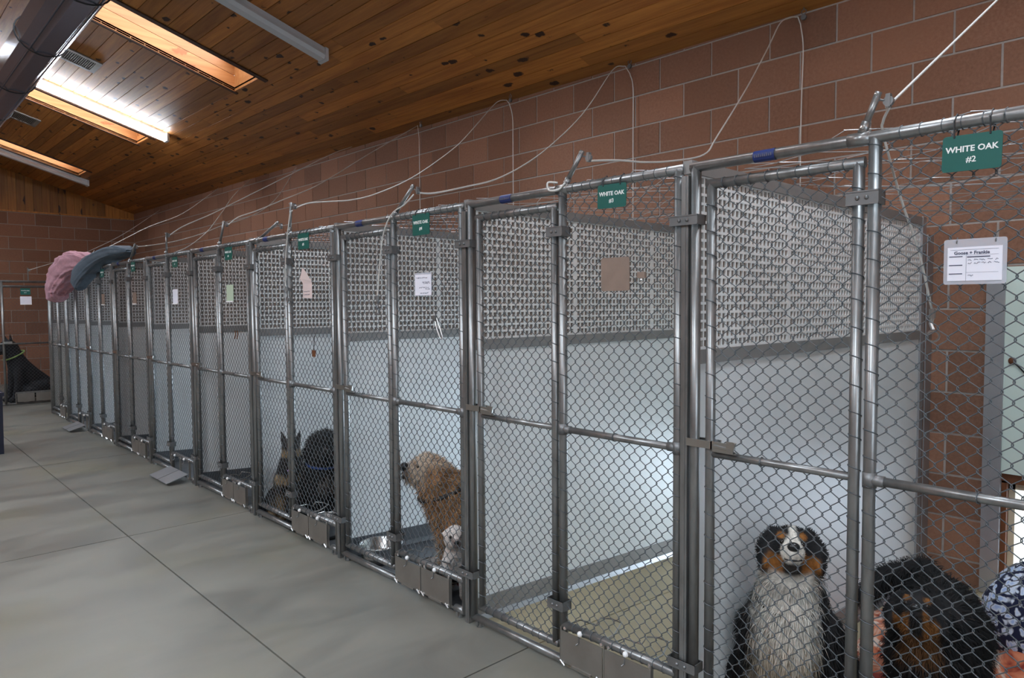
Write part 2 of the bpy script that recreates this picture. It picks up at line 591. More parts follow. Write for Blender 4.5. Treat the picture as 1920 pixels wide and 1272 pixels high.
# back wall of blocks, with the dog door opening behind the nearest kennel
FACE = 0.006
m = MB()
y = YBACK - 0.2
for (a, b_) in sorted(OPEN.values()) + [(YEND + 0.25, None)]:
    m.box((D, y, -0.4), (D + 0.25, a, OZ1))
    y = b_
m.box((D, YBACK - 0.2, OZ1), (D + 0.25, YEND + 0.25, 3.75))
wall_back = tag(m.build('wall_right', 'mortar'), kind='structure')
cand = []
for c in range(-1, 15):
    z0, z1 = ZB + c * BH, ZB + (c + 1) * BH
    ph = 1.242 if c % 2 == 0 else 1.007
    k0 = math.floor((YBACK - ph) / BL)
    y = ph + k0 * BL
    while y < YEND:
        y0, y1 = max(y, YBACK), min(y + BL, YEND)
        y += BL
        for (OY0, OY1) in OPEN.values():
            if z0 < OZ1 + 0.05 and y0 < OY1 and y1 > OY0:
                if y1 > OY1 + 0.03:
                    y0 = OY1
                elif y0 < OY0 - 0.03:
                    y1 = OY0
                else:
                    y1 = y0
        if y1 - y0 < 0.03:
            continue
        zt = min(z1, eave((y0 + y1) / 2) + 0.01)
        if zt - z0 < 0.02:
            continue
        d = math.hypot((y0 + y1) / 2, D - CAM.x)
        vis = (z1 > 1.95 and y1 > 0.7) or (0.8 < y1 and y0 < 1.40)
        cand.append(((0 if vis else 1, d), y0, y1, z0, zt))
cand.sort()
JT = 0.0065
BRK = {}


def brick_mesh(lx, ly, lz):
    key = (round(lx, 3), round(ly, 3), round(lz, 3))
    if key not in BRK:
        m = MB().box((-lx / 2, -ly / 2, -lz / 2), (lx / 2, ly / 2, lz / 2))
        BRK[key] = m.mesh('brick')
        BRK[key].materials.append(MT['block'])
    return BRK[key]


rest = MB()
for i, (_, y0, y1, z0, z1) in enumerate(cand):
    if i < 296:
        link('brick', brick_mesh(0.03, y1 - y0 - 2 * JT, z1 - z0 - 2 * JT), None, wall_back,
             (D - FACE + 0.015 + random.uniform(-0.0015, 0.0015), (y0 + y1) / 2, (z0 + z1) / 2))
    else:
        rest.box((D - FACE, y0 + JT, z0 + JT), (D + 0.02, y1 - JT, z1 - JT))
tag(rest.build('brick_courses', 'block', wall_back), kind='stuff')

# end wall and its pine gable
EL = 0.457
wall_end = tag(MB().box((XL - 0.2, YEND, -0.4), (D + 0.2, YEND + 0.25, 3.44)).build('wall_end', 'mortar'), kind='structure')
rest = MB()
for c in range(0, 14):
    z0, z1 = ZB + c * BH, min(ZB + (c + 1) * BH, 3.43)
    x = D
    off = 0.0 if c % 2 else EL / 2
    e = D + off
    while e > XL:
        a, b_ = max(e - EL, XL), min(e, D - FACE)
        e -= EL
        if b_ - a < 0.03:
            continue
        if a > -0.9:
            link('brick', brick_mesh(b_ - a - 2 * JT, 0.03, z1 - z0 - 2 * JT), None, wall_end, ((a + b_) / 2, YEND - FACE + 0.015, (z0 + z1) / 2))
        else:
            rest.box((a + JT, YEND - FACE, z0 + JT), (b_ - JT, YEND + 0.02, z1 - JT))
tag(rest.build('brick_courses', 'block', wall_end), kind='stuff')

gable = tag(MB().add([(XL, YEND + 0.03, 3.44), (D, YEND + 0.03, 3.44), (D, YEND + 0.03, CZ(D, YEND) + .2), (XR, YEND + 0.03, CZ(XR, YEND) + .2), (XL, YEND + 0.03, CZ(XL, YEND) + .2)],
                     [(0, 1, 2, 3, 4)]).build('wall_gable', 'ceil_gap'), kind='structure')
x = D
rest = MB()
while x > XL:
    w = 0.142
    a, b_ = max(x - w + 0.004, XL), x
    x -= w
    za, zb = CZ(a, YEND) + 0.02, CZ(b_, YEND) + 0.02
    if min(za, zb) - 3.44 < 0.01:
        continue
    m = MB() if a > -0.9 else rest
    m.hexa([(a, YEND - 0.02, 3.44), (b_, YEND - 0.02, 3.44), (b_, YEND + 0.02, 3.44), (a, YEND + 0.02, 3.44),
            (a, YEND - 0.02, za), (b_, YEND - 0.02, zb), (b_, YEND + 0.02, zb), (a, YEND + 0.02, za)])
    if m is not rest:
        m.build('plank', 'pine_z', gable)
tag(rest.build('planks', 'pine_z', gable), kind='stuff')
tag(MB().box((XL, YEND - 0.026, 3.425), (D - FACE, YEND - 0.0, 3.455)).build('trim_1', 'pine_z'), kind='structure')

# walls out of frame that close the room
tag(MB().box((XL - 0.25, YBACK - 0.2, -0.4), (XL, YEND + 0.2, 3.75)).build('wall_left', 'block'), kind='structure')
tag(MB().box((XL - 0.2, YBACK - 0.25, -0.4), (D + 0.2, YBACK, 5.3)).build('wall_near', 'block'), kind='structure')

# ceiling: pine boards along Y, cut round the skylights
TH = 0.018


def ceil_board(m, x0, x1, y0, y1, dz=0.0):
    p = []
    for o in (dz, dz + TH):
        p += [(x0, y0, CZ(x0, y0) + o), (x1, y0, CZ(x1, y0) + o), (x1, y1, CZ(x1, y1) + o), (x0, y1, CZ(x0, y1) + o)]
    m.hexa(p)


def openings(x0, x1):
    xm = (x0 + x1) / 2
    if xm < XR:
        xm = 2 * XR - xm
    return SKY_Y if SKY_X0 < xm < SKY_X1 else []


m = MB()
for sx in (1, -1):
    edges = [XR, SKY_X0, SKY_X1, D] if sx > 0 else [XL, 2 * XR - SKY_X1, 2 * XR - SKY_X0, XR]
    for a, b_ in zip(edges[:-1], edges[1:]):
        y = YBACK
        for (o0, o1) in openings(a, b_) + [(YEND + 0.02, None)]:
            ceil_board(m, a, b_, y, o0, TH + 0.003)
            y = o1
ceiling = tag(m.build('ceiling', 'ceil_gap'), kind='structure')
rest = MB()
for sx in (1, -1):
    for i in range(38):
        b_ = D - i * PW
        a = b_ - PW + 0.006
        if sx < 0:
            a, b_ = 2 * XR - b_, 2 * XR - a
        spans, y = [], YBACK
        for (o0, o1) in openings(a, b_) + [(YEND + 0.0, None)]:
            spans.append((y, o0))
            y = o1
        for (s0, s1) in spans:
            cuts = [s0]
            while s1 - cuts[-1] > 5.2:
                cuts.append(cuts[-1] + random.uniform(2.6, 4.6))
            cuts.append(s1)
            for c0, c1 in zip(cuts[:-1], cuts[1:]):
                if sx > 0 and c1 > 1.5:
                    m = MB()
                    ceil_board(m, a, b_, c0, c1 - 0.001, random.uniform(-0.0008, 0.0008))
                    m.build('plank', 'pine_y', ceiling)
                else:
                    ceil_board(rest, a, b_, c0, c1 - 0.001)
tag(rest.build('planks', 'pine_y', ceiling), kind='stuff')

# skylights
n = 0
for (y0, y1) in SKY_Y:
    for sx in (1, -1):  # opposite-slope set is added out of view for its light
        n += 1
        x0, x1 = (SKY_X0, SKY_X1) if sx > 0 else (2 * XR - SKY_X1, 2 * XR - SKY_X0)
        w = tag(empty('window_%d' % n, ((x0 + x1) / 2, (y0 + y1) / 2, CZ((x0 + x1) / 2, (y0 + y1) / 2))), kind='structure')
        ox, oy, oz = w.location

        def PP(x, y, o):
            return (x - ox, y - oy, CZ(x, y) + o - oz)
        for (ya, yb) in ((y0 - 0.02, y0), (y1, y1 + 0.02)):
            for (h0, h1) in ((-0.004, 0.165), (0.17, WELL)):
                MB().hexa([PP(x0, ya, h0), PP(x1, ya, h0), PP(x1, yb, h0), PP(x0, yb, h0), PP(x0, ya, h1), PP(x1, ya, h1), PP(x1, yb, h1), PP(x0, yb, h1)]).build('well_board', 'well', w)
        for (xa, xb) in ((x0 - 0.02, x0), (x1, x1 + 0.02)):
            MB().hexa([PP(xa, y0, -0.004), PP(xb, y0, -0.004), PP(xb, y1, -0.004), PP(xa, y1, -0.004), PP(xa, y0, WELL), PP(xb, y0, WELL), PP(xb, y1, WELL), PP(xa, y1, WELL)]).build('well_board', 'well', w)
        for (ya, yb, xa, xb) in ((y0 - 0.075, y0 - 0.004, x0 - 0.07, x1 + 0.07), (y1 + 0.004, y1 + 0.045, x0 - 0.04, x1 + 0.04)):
            MB().hexa([PP(xa, ya, -0.014), PP(xb, ya, -0.014), PP(xb, yb, -0.014), PP(xa, yb, -0.014), PP(xa, ya, -0.002), PP(xb, ya, -0.002), PP(xb, yb, -0.002), PP(xa, yb, -0.002)]).build('rim_strip', 'dark_rim', w)  # dark brown strips along both long rims, wider on the near side
        MB().hexa([PP(x0, y0, WELL), PP(x1, y0, WELL), PP(x1, y1, WELL), PP(x0, y1, WELL), PP(x0, y0, WELL + .02), PP(x1, y0, WELL + .02), PP(x1, y1, WELL + .02), PP(x0, y1, WELL + .02)]).build('pane', 'pane', w)

# raised dog doors in the block wall
for n, k in enumerate(sorted(OPEN)):
    yo = YB[k - 1] - YB[1]
    dr = tag(empty('door_%d' % (n + 1), (D, 0.62 + yo, 0)), kind='structure')
    LX = lambda x, y, z: (x - D, y - 0.62, z)
    for (ya, yb) in ((0.955, 1.045), (0.20, 0.29)):
        t = MB()
        t.box(LX(D - 0.055, ya, -0.14), LX(D - 0.008, ya + 0.04, 1.72))
        t.box(LX(D - 0.045, ya + 0.04, -0.14), LX(D - 0.008, yb, 1.72))
        t.build('track', 'alu', dr)
    MB().box(LX(D - 0.04, 0.29, 0.555), LX(D - 0.022, 0.965, 1.70)).build('panel', 'mint', dr)
    MB().box(LX(D - 0.02, 0.26, 0.50), LX(D + 0.03, 0.955, 0.60)).build('lintel', 'brown_trim', dr)
    MB().box(LX(D - 0.02, 0.93, -0.14), LX(D + 0.03, 0.957, 0.51)).build('jamb_trim', 'brown_trim', dr)
    MB().box(LX(D + 0.03, 0.90, -0.2), LX(D + 0.26, 0.95, 0.5)).build('jamb', 'cream', dr)
    MB().box(LX(D + 0.03, 0.30, 0.46), LX(D + 0.26, 0.95, 0.5)).build('head_jamb', 'cream', dr)
    kn = MB().sphere(LX(D - 0.05, 0.915, 1.184), (0.012, 0.02, 0.02)).build('knob', 'brown_trim', dr, True)
    MB().tube(spline([LX(D - 0.05, 0.905, 1.175), LX(D - 0.05, 0.85, 1.11), LX(D - 0.05, 0.78, 1.0)]), 0.004, 5).build('cord', 'black', kn)

# window added behind the camera, unseen, to dress the fill light
wn = tag(empty('window_13', (-2.3, YBACK + 0.03, 2.1)), kind='structure')
MB().box((-1.5, -0.02, -0.75), (1.5, -0.01, 0.75)).build('pane', 'pane', wn)
for (x0, x1, z0, z1) in ((-1.6, 1.6, 0.75, 0.85), (-1.6, 1.6, -0.85, -0.75), (-1.6, -1.5, -0.75, 0.75), (1.5, 1.6, -0.75, 0.75)):
    MB().box((x0, -0.02, z0), (x1, 0.04, z1)).build('frame_bar', 'fixture', wn)

# outdoors, seen through the dog door
tag(MB().box((D + 0.25, -5, -0.4), (16, 8, -0.16)).build('ground', 'outdoor'), kind='structure')
yf = empty('yard_fence', (7.0, 1.5, -0.16))
for i in range(24):
    MB().box((0, -6 + i * 0.5, 0), (0.03, -5.55 + i * 0.5, 1.6)).build('board', 'fence_white', yf)
MB().box((0.03, -6, 1.2), (0.08, 6, 1.3)).build('rail', 'fence_white', yf)
tag(yf, 'white board fence outside, glimpsed through the dog door opening', 'fence')

# ------------------------------------------------------------------ ceiling things
FIX = [(6.0, 1.20, False, 'unlit grey fluorescent strip light nearest on the pine ceiling'),
       (10.44, 1.22, True, 'glowing white fluorescent strip light on the pine ceiling'),
       (15.28, 1.32, False, 'unlit fluorescent strip light farthest away, beside the last skylight')]
for (y, xe, lit, lab) in FIX:
    x0 = xe - 2.44
    o = tag(empty('strip_light', ((x0 + xe) / 2, y, CZ((x0 + xe) / 2, y))), lab, 'light', 'ceiling strip lights')
    cx, cy, cz = o.location

    def Q(x, dy, o_):
        return (x - cx, dy, CZ(x, y) + o_ - cz)

    def bar(xa, xb, w, h0, h1):
        return MB().hexa([Q(xa, -w, h0), Q(xb, -w, h0), Q(xb, w, h0), Q(xa, w, h0), Q(xa, -w, h1), Q(xb, -w, h1), Q(xb, w, h1), Q(xa, w, h1)])
    bar(x0, xe, 0.055, -0.045, -0.002).build('housing', 'fixture', o)
    prof = [(-0.062, -0.045), (-0.07, -0.075), (-0.045, -0.105), (0.045, -0.105), (0.07, -0.075), (0.062, -0.045)]
    m = MB()
    v = [Q(x0 + 0.03, a, b_) for a, b_ in prof] + [Q(xe - 0.03, a, b_) for a, b_ in prof]
    m.add(v, [(i, i + 1, i + 7, i + 6) for i in range(5)] + [(0, 5, 4, 3, 2, 1), (6, 7, 8, 9, 10, 11), (0, 6, 11, 5)])
    m.build('lens', 'tube' if lit else 'fixture', o)
    for xa in (x0, xe - 0.03):
        bar(xa, xa + 0.03, 0.074, -0.110, -0.002).build('end_cap', 'fixture', o)

for (y0, y1, lab) in ((8.97, 9.32, 'grey louvred air vent between the two nearer skylights'), (12.38, 12.8, 'grey louvred air vent beyond the lit strip light')):
    o = tag(empty('ceiling_vent', (-0.1, (y0 + y1) / 2, CZ(-0.1, (y0 + y1) / 2))), lab, 'vent', 'ceiling vents')
    cx, cy, cz = o.location

    def Q(x, y, o_):
        return (x - cx, y - cy, CZ(x, y) + o_ - cz)

    def slab_(xa, xb, ya, yb, h0, h1):
        return MB().hexa([Q(xa, ya, h0), Q(xb, ya, h0), Q(xb, yb, h0), Q(xa, yb, h0), Q(xa, ya, h1), Q(xb, ya, h1), Q(xb, yb, h1), Q(xa, yb, h1)])
    slab_(-0.27, 0.06, y0, y1, -0.004, -0.001).build('backing', 'black', o)
    m = MB()
    for (xa, xb, ya, yb) in ((-0.29, 0.08, y0 - 0.03, y0 + 0.025), (-0.29, 0.08, y1 - 0.025, y1 + 0.03), (-0.29, -0.25, y0, y1), (0.03, 0.08, y0, y1)):
        m.hexa(np.concatenate(slab_(xa, xb, ya, yb, -0.016, -0.002).v))
    m.build('frame', 'vent', o)
    m = MB()
    for i in range(15):
        xa = -0.245 + i * 0.0187
        m.hexa(np.concatenate(slab_(xa, xa + 0.006, y0, y1, -0.014, -0.004).v))
    tag(m.build('louvres', 'vent', o), kind='stuff')

# round duct under the ceiling
DX, DZ, DR = -0.665, 4.08, 0.212
du = tag(empty('air_duct', (DX, YEND - 0.1, DZ)), 'round galvanised air duct with black straps running under the ceiling', 'duct')
m = MB()
a = np.linspace(0, 2 * math.pi, 40, endpoint=False)
yy = np.arange(-0.0, -20.6, -1.5)
m.tube([(0, y, 0) for y in yy], DR, 9)
m.build('duct_pipe', 'duct', du)
for ang in (-0.62, 0.55):
    m = MB()
    px, pz = math.sin(ang) * DR, -math.cos(ang) * DR
    m.tube([(px, y, pz) for y in yy], 0.008, 6)
    m.build('seam', 'duct', du)
for y in np.arange(-1.2, -14, -1.55):
    m = MB()
    pts = [((DR + 0.006) * math.cos(t), y + 0.10 * math.sin(t), (DR + 0.006) * math.sin(t)) for t in np.linspace(0, 2 * math.pi, 25)]
    m.tube(pts, 0.007, 6)
    ws = DX + (DR + 0.006)
    m.cyl((0, y, DR), (0, y, CZ(DX, YEND + y) - DZ), 0.005, 6)
    m.build('strap', 'black', du)

# ------------------------------------------------------------------ chain link
CW, CH = 0.0485, 0.053


def chain_link(y0, y1, z0, z1, r, sides=4, fine=True, cw=CW, ch=CH, x=0.0):
    """Woven wires in the plane X = x; each wire zigzags between two columns and hooks the next."""
    a = cw / 2
    nw = max(1, int(round((y1 - y0) / a)))
    a = (y1 - y0) / nw
    nz = max(2, int(round((z1 - z0) / (ch / 2))))
    dz = (z1 - z0) / nz
    pts = []
    for par in (0, 1):
        P = []
        for k in range(nz + 1):
            s = 1 if (k + par) % 2 else 0
            yk = a * s
            sgn = 1 if s else -1
            if fine:
                f = -1 if s else 1
                P += [(r * f, yk - sgn * 0.0012, z0 + k * dz - dz * 0.21), (r * 0.6 * f, yk + sgn * 0.0019, z0 + k * dz - dz * 0.09),
                      (-r * 0.6 * f, yk + sgn * 0.0019, z0 + k * dz + dz * 0.09), (-r * f, yk - sgn * 0.0012, z0 + k * dz + dz * 0.21)]
            else:
                P.append((0.001 * sgn, yk + sgn * 0.0008, z0 + k * dz))
        pts.append(np.array(P))
    m = MB()
    tmpl = []
    for P in pts:
        t = MB().tube(P, r, sides, cap=False)
        tmpl.append((t.v[0], np.array(t.f)))
    V, Fc, n = [], [], 0
    for i in range(nw):
        v, f = tmpl[i % 2]
        v = v.copy()
        v[:, 1] += y0 + i * a
        v[:, 0] += x
        V.append(v)
        Fc.append(f + n)
        n += len(v)
    me = bpy.data.meshes.new('chain_link_mesh')
    V = np.concatenate(V)
    Fc = np.concatenate(Fc)
    me.vertices.add(len(V))
    me.vertices.foreach_set('co', V.ravel())
    me.loops.add(Fc.size)
    me.loops.foreach_set('vertex_index', Fc.ravel())
    me.polygons.add(len(Fc))
    me.polygons.foreach_set('loop_start', np.arange(0, Fc.size, 4))
    me.polygons.foreach_set('loop_total', np.full(len(Fc), 4))
    me.update(calc_edges=True)
    me.validate()
    me.polygons.foreach_set('use_smooth', [True] * len(me.polygons))
    return me


PR = 0.0175
ZTOP, ZMID, ZRAISE, ZGB, ZGT = 1.968, 1.0, 0.188, 0.097, 1.903


def ties(m, along, y0, y1, z0, z1, pitch, pr, r, sides, rnd):
    """Wire wraps where the mesh is tied to a pipe."""
    n = int((y1 - y0 if along == 'y' else z1 - z0) / pitch)
    for i in range(n + 1):
        t = np.linspace(0, 2 * math.pi, 9)
        R = pr + r
        if along == 'y':
            y = y0 + i * pitch + rnd.uniform(-0.006, 0.006)
            m.tube([(R * math.cos(q), y + 0.006 * math.sin(q * 0.5), z0 + R * math.sin(q)) for q in t], r, sides, cap=False)
        else:
            z = z0 + i * pitch + rnd.uniform(-0.006, 0.006)
            m.tube([(R * math.cos(q), y0 + R * math.sin(q), z + 0.016 * math.sin(q * 0.5 + 0.6)) for q in t], r, sides, cap=False)


def pipe(*pts, r=PR, sides=12):
    return MB().tube(pts, r, sides)


def clamp(y0, y1, z, x=0.0, h=0.034, d=0.024):
    m = MB()
    m.box((x - d - 0.004, y0, z - h / 2), (x - d, y1, z + h / 2))
    m.box((x + d - 0.004, y0, z - h / 2), (x + d, y1, z + h / 2))
    m.box((x - d, y0, z - h / 2), (x + d, y0 + 0.003, z + h / 2))
    m.box((x - d, y1 - 0.003, z - h / 2), (x + d, y1, z + h / 2))
    m.box((x - d - 0.006, y0, z + h / 2 - 0.004), (x - d, y1, z + h / 2))
    m.box((x - d - 0.006, y0, z - h / 2), (x - d, y1, z - h / 2 + 0.004))
    for t in (0.36, 0.64):
        yb = y0 + (y1 - y0) * t
        m.sphere((x - d - 0.005, yb, z), 0.0065, 8, 5)
    return m


WORD = {2: 'two', 3: 'three', 4: 'four', 5: 'five', 6: 'six', 7: 'seven', 8: 'eight', 9: 'nine', 10: 'ten', 11: 'eleven'}
ORD = {2: 'nearest kennel, with two tricolour dogs', 3: 'empty kennel behind the tan plate', 4: 'kennel of the golden dog', 5: 'kennel of the two dark dogs',
       6: 'kennel with the pale green card', 7: 'kennel whose feeder doors hang open on the floor', 8: 'third kennel past the two dark dogs',
       9: 'kennel under the slate blue pad', 10: 'kennel under the pink blanket', 11: 'last kennel of the row, by the end fence'}


def kennel_front(k):
    W = YB[k] - YB[k - 1]
    rnd = random.Random(k)
    near = k <= 3
    mid = k <= 5
    sides = 14 if near else (10 if mid else 8)
    wr = 0.00165 if k <= 6 else 0.0017
    wsides = 5 if near else (4 if mid else 3)
    tsides = 4 if mid else 3
    o = tag(empty('kennel_fence', (0, YB[k], 0)),
            'chain-link front with gate of the ' + ORD[k], 'fence panel', 'kennel fronts in the row')
    yf, ys, yn = -0.033, -0.604, -W + 0.033
    for y, zb in ((yf, 0.03), (ys, 0.03), (yn, 0.03)):
        pipe((0, y, zb), (0, y, ZTOP), sides=sides).build('post', 'pipe', o, True)
    pipe((0, yf + PR, ZTOP), (0, yn - PR, ZTOP), sides=sides).build('top_rail', 'pipe', o, True)
    pipe((0, yf, 0.036), (0, ys, 0.036), sides=sides).build('bottom_rail', 'pipe', o, True)
    pipe((0, ys, ZRAISE), (0, yn, ZRAISE), sides=sides).build('feeder_rail', 'pipe', o, True)
    pipe((0, ys, ZMID), (0, yn, ZMID), r=0.0135, sides=sides).build('middle_rail', 'pipe', o, True)
    for a, b_ in ((ys, ys - 0.04), (yn, yn + 0.04)):
        MB().tube([(0, a, ZMID), (0, b_, ZMID)], 0.0165, sides).tube([(0, a, ZMID - 0.022), (0, a, ZMID + 0.022)], 0.0195, sides).build('rail_collar', 'dark_clamp', o, True)
    for y in (yf - 0.04, yn + 0.04):
        MB().cyl((0, y, 0.0), (0, y, 0.036), 0.016, 8).cyl((-0.018, y, 0.012), (-0.018, y, 0.03), 0.008, 6).build('foot', 'pipe', o)
    pipe((0, yn, 0.036), (0, yn + 0.075, 0.036), sides=sides).build('bottom_rail_stub', 'pipe', o, True)
    # mesh of the fixed side
    me = chain_link(yn + PR, ys - PR, ZRAISE + 0.012, ZTOP - 0.004, wr, wsides, mid)
    me.materials.append(MT['wire'])
    link('chain_link_mesh', me, None, o)
    m = MB()
    ties(m, 'y', yn + 0.04, ys - 0.03, ZTOP, 0, CW * 1.0, PR, wr, tsides, rnd)
    ties(m, 'y', yn + 0.04, ys - 0.03, ZRAISE, 0, CW * 1.0, PR, wr, tsides, rnd)
    ties(m, 'z', ys, 0, 0.26, 1.93, 0.0795, PR, wr, tsides, rnd)
    ties(m, 'z', yn, 0, 0.26, 1.93, 0.0795, PR, wr, tsides, rnd)
    m.tube([((PR + 0.001) * math.cos(q) * 0.9, (ys + yn) / 2 + 0.01 * math.sin(q / 2), ZMID + 0.016 * math.sin(q)) for q in np.linspace(0, 6.3, 9)], wr, tsides, cap=False)
    tag(m.build('tie_wires', 'wire', o), kind='stuff')
    # blue maker's label round the top rail
    m = MB().tube([(0, -0.245, ZTOP), (0, -0.315, ZTOP)], PR + 0.0012, sides, cap=False)
    lb = m.build('rail_label', 'blue_tape', o, True)
    if k <= 4:
        t = MB()
        for i in range(9):
            t.box((-PR - 0.0022, -0.252 - i * 0.0065, ZTOP - 0.006), (-PR - 0.0016, -0.256 - i * 0.0065, ZTOP + 0.004 - 0.003 * (i % 2)))
        tag(t.build('label_print', 'ink', lb), kind='stuff')
    # clamps that couple to the neighbours and hinge the gate
    for z in (1.79, 0.24):
        clamp(yn - 0.088, yn + 0.022, z).build('coupling_clamp', 'dark_clamp', o)
    for z in (1.80, 0.27):
        clamp(ys - 0.02, ys + 0.068, z, h=0.04).build('hinge_clamp', 'dark_clamp', o)
    # gate
    gf, gs = yf - 0.060, ys + 0.043
    g = MB()
    R = 0.0165
    g.tube([(0, gf, ZGB), (0, gf, ZGT)], R, sides).tube([(0, gs, ZGB), (0, gs, ZGT)], R, sides)
    g.tube([(0, gf + R, ZGT), (0, gs - R, ZGT)], R, sides).tube([(0, gf + R, ZGB), (0, gs - R, ZGB)], R, sides)
    g.tube([(0, gf, ZMID), (0, gs, ZMID)], 0.0125, sides)
    gate = g.build('gate', 'pipe', o, True)
    me = chain_link(gs + R, gf - R, ZGB + 0.01, ZGT - 0.004, wr, wsides, mid)
    me.materials.append(MT['wire'])
    link('gate_mesh', me, None, gate)
    m = MB()
    ties(m, 'y', gs + 0.03, gf - 0.02, ZGT, 0, CW, R, wr, tsides, rnd)
    ties(m, 'y', gs + 0.03, gf - 0.02, ZGB, 0, CW, R, wr, tsides, rnd)
    ties(m, 'z', gf, 0, 0.15, 1.87, 0.0795, R, wr, tsides, rnd)
    ties(m, 'z', gs, 0, 0.15, 1.87, 0.0795, R, wr, tsides, rnd)
    m.tube([((R) * math.cos(q) * 0.95, (gf + gs) / 2 + 0.05, ZMID + 0.015 * math.sin(q)) for q in np.linspace(0, 6.3, 9)], wr, tsides, cap=False)
    tag(m.build('gate_ties', 'wire', gate), kind='stuff')
    # fork latch
    zl = ZMID + 0.032
    m = MB()
    m.box((-0.024, gf - 0.085, zl - 0.012), (-0.018, yf + 0.02, zl + 0.014))
    m.box((0.018, gf - 0.03, zl - 0.012), (0.024, yf + 0.02, zl + 0.014))
    m.box((-0.024, gf - 0.02, zl - 0.012), (0.024, gf - 0.014, zl + 0.014))
    m.tube([(-0.026, gf - 0.03, zl), (-0.026, gf - 0.10, zl - 0.004), (-0.026, gf - 0.105, zl + 0.02)], 0.006, 6)
    m.box((-0.022, gf - 0.105, zl - 0.02), (-0.014, gf - 0.02, zl - 0.012))
    m.box((-0.03, gf - 0.10, zl - 0.018), (-0.026, gf - 0.075, zl + 0.022))
    m.build('latch', 'steel', gate)
    # feeder doors under the raised rail
    opened = k in (7, 10)
    fw_ = (ys - yn - 0.115) / 2
    for i in (0, 1):
        y1 = ys - 0.006 - i * (fw_ + 0.012)
        y0 = y1 - fw_
        d = MB()
        if not opened:
            d.box((-0.024, y0, 0.042), (-0.020, y1, 0.172))
            d.box((-0.030, y0 + fw_ * 0.25, 0.036), (-0.020, y1 - fw_ * 0.28, 0.045))
        else:
            c, s = math.cos(math.radians(-8)), math.sin(math.radians(-8))
            d.hexa([(-0.030, y0, 0.072), (-0.205, y0, 0.020), (-0.205, y1, 0.020), (-0.030, y1, 0.072),
                    (-0.030, y0, 0.077), (-0.205, y0, 0.025), (-0.205, y1, 0.025), (-0.030, y1, 0.077)])
        fd = d.build('feeder_door', 'alu' if opened else 'flap', o)  # open doors use a lighter metal, standing in for reflected light
        ym = (y0 + y1) / 2
        MB().sphere((-0.019, ym + 0.01, ZRAISE - 0.002), 0.0115, 10, 7).build('stop_knob', 'white_cap', fd, True)
        MB().tube([(-0.024, ym + 0.01, 0.182), (-0.026, ym + 0.012, 0.15), (-0.034, ym + 0.018, 0.143)], 0.0028, 5).build('stop_hook', 'dark_clamp', fd)
        m = MB()
        for yy_ in (y0 + 0.012, y1 - 0.012):
            m.sphere((-0.026, yy_, 0.040), 0.008, 6, 4).tube([(-0.03, yy_ - 0.012, 0.034), (-0.03, yy_ + 0.012, 0.05)], 0.004, 5)
            m.sphere((-0.012, yy_, 0.180), 0.010, 6, 4)
        tag(m.build('hinge_bolts', 'chrome', fd), kind='stuff')
        # bent wire bowl holder behind the door
        if k <= 6:
            yc = ym
            h = MB()
            h.tube([(0.0, yc + 0.10, 0.185), (0.07, yc + 0.085, 0.192), (0.07, yc - 0.0, 0.198), (0.085, yc - 0.01, 0.225), (0.13, yc - 0.03, 0.215), (0.14, yc - 0.075, 0.21), (0.07, yc - 0.095, 0.19), (0.0, yc - 0.085, 0.185)], 0.0035, 6)
            h.build('bowl_holder', 'steel', o)
    MB().box((-0.012, yn + 0.08, 0.03), (-0.008, ys, 0.042)).build('feeder_sill', 'flap', o)
    for yq in (ys - 0.003, ys - 0.012 - fw_, yn + 0.10):
        MB().box((-0.022, yq - 0.003, 0.03), (-0.006, yq + 0.003, 0.185)).build('feeder_upright', 'flap', o)
    return o


for k in range(2, 12):
    kennel_front(k)

# ------------------------------------------------------------------ dividers
LP = 0.0305          # lattice pitch
LT = 0.016


def lattice_mesh(x0, x1, z0, z1):
    """White grid sheet: square holes, with plain strips where two sheets meet."""
    strips = [x0, x0 + 0.70, x0 + 1.40, x0 + 2.10, x1]
    cols = []
    for a, b_ in zip(strips[:-1], strips[1:]):
        n = int((b_ - a - 0.02) / LP)
        s = a + 0.012
        if n < 1:
            continue
        p = (b_ - a - 0.024) / n
        cols += [(s + i * p + 0.0042, s + (i + 1) * p - 0.0042) for i in range(n)]
    nr = int((z1 - z0 - 0.01) / LP)
    p = (z1 - z0 - 0.01) / nr
    rows = [(z0 + 0.005 + i * p + 0.0048, z0 + 0.005 + (i + 1) * p - 0.0048) for i in range(nr)]
    gx = [x0] + [v for c in cols for v in c] + [x1]
    gz = [z0] + [v for c in rows for v in c] + [z1]
    nx, nz_ = len(gx), len(gz)
    V = [(gx[i], s * LT / 2, gz[j]) for s in (-1, 1) for j in range(nz_) for i in range(nx)]
    N = nx * nz_
    idx = lambda s, i, j: s * N + j * nx + i
    Fc = []
    for j in range(nz_ - 1):
        for i in range(nx - 1):
            hole = (i % 2 == 1) and (j % 2 == 1)
            if not hole:
                Fc.append((idx(0, i, j), idx(0, i + 1, j), idx(0, i + 1, j + 1), idx(0, i, j + 1)))
                Fc.append((idx(1, i, j), idx(1, i, j + 1), idx(1, i + 1, j + 1), idx(1, i + 1, j)))
            else:
                q = [(i, j), (i + 1, j), (i + 1, j + 1), (i, j + 1)]
                for t in range(4):
                    (a, b_), (c, d) = q[t], q[(t + 1) % 4]
                    Fc.append((idx(0, a, b_), idx(0, c, d), idx(1, c, d), idx(1, a, b_)))
    m = MB().add(V, Fc)
    return m.mesh('lattice_panel')


DX0, DX1 = 0.03, 2.455
lat = lattice_mesh(DX0 + 0.02, DX1 - 0.06, 1.345, 1.955)
lat.materials.append(MT['lattice'])
div_parts = {}


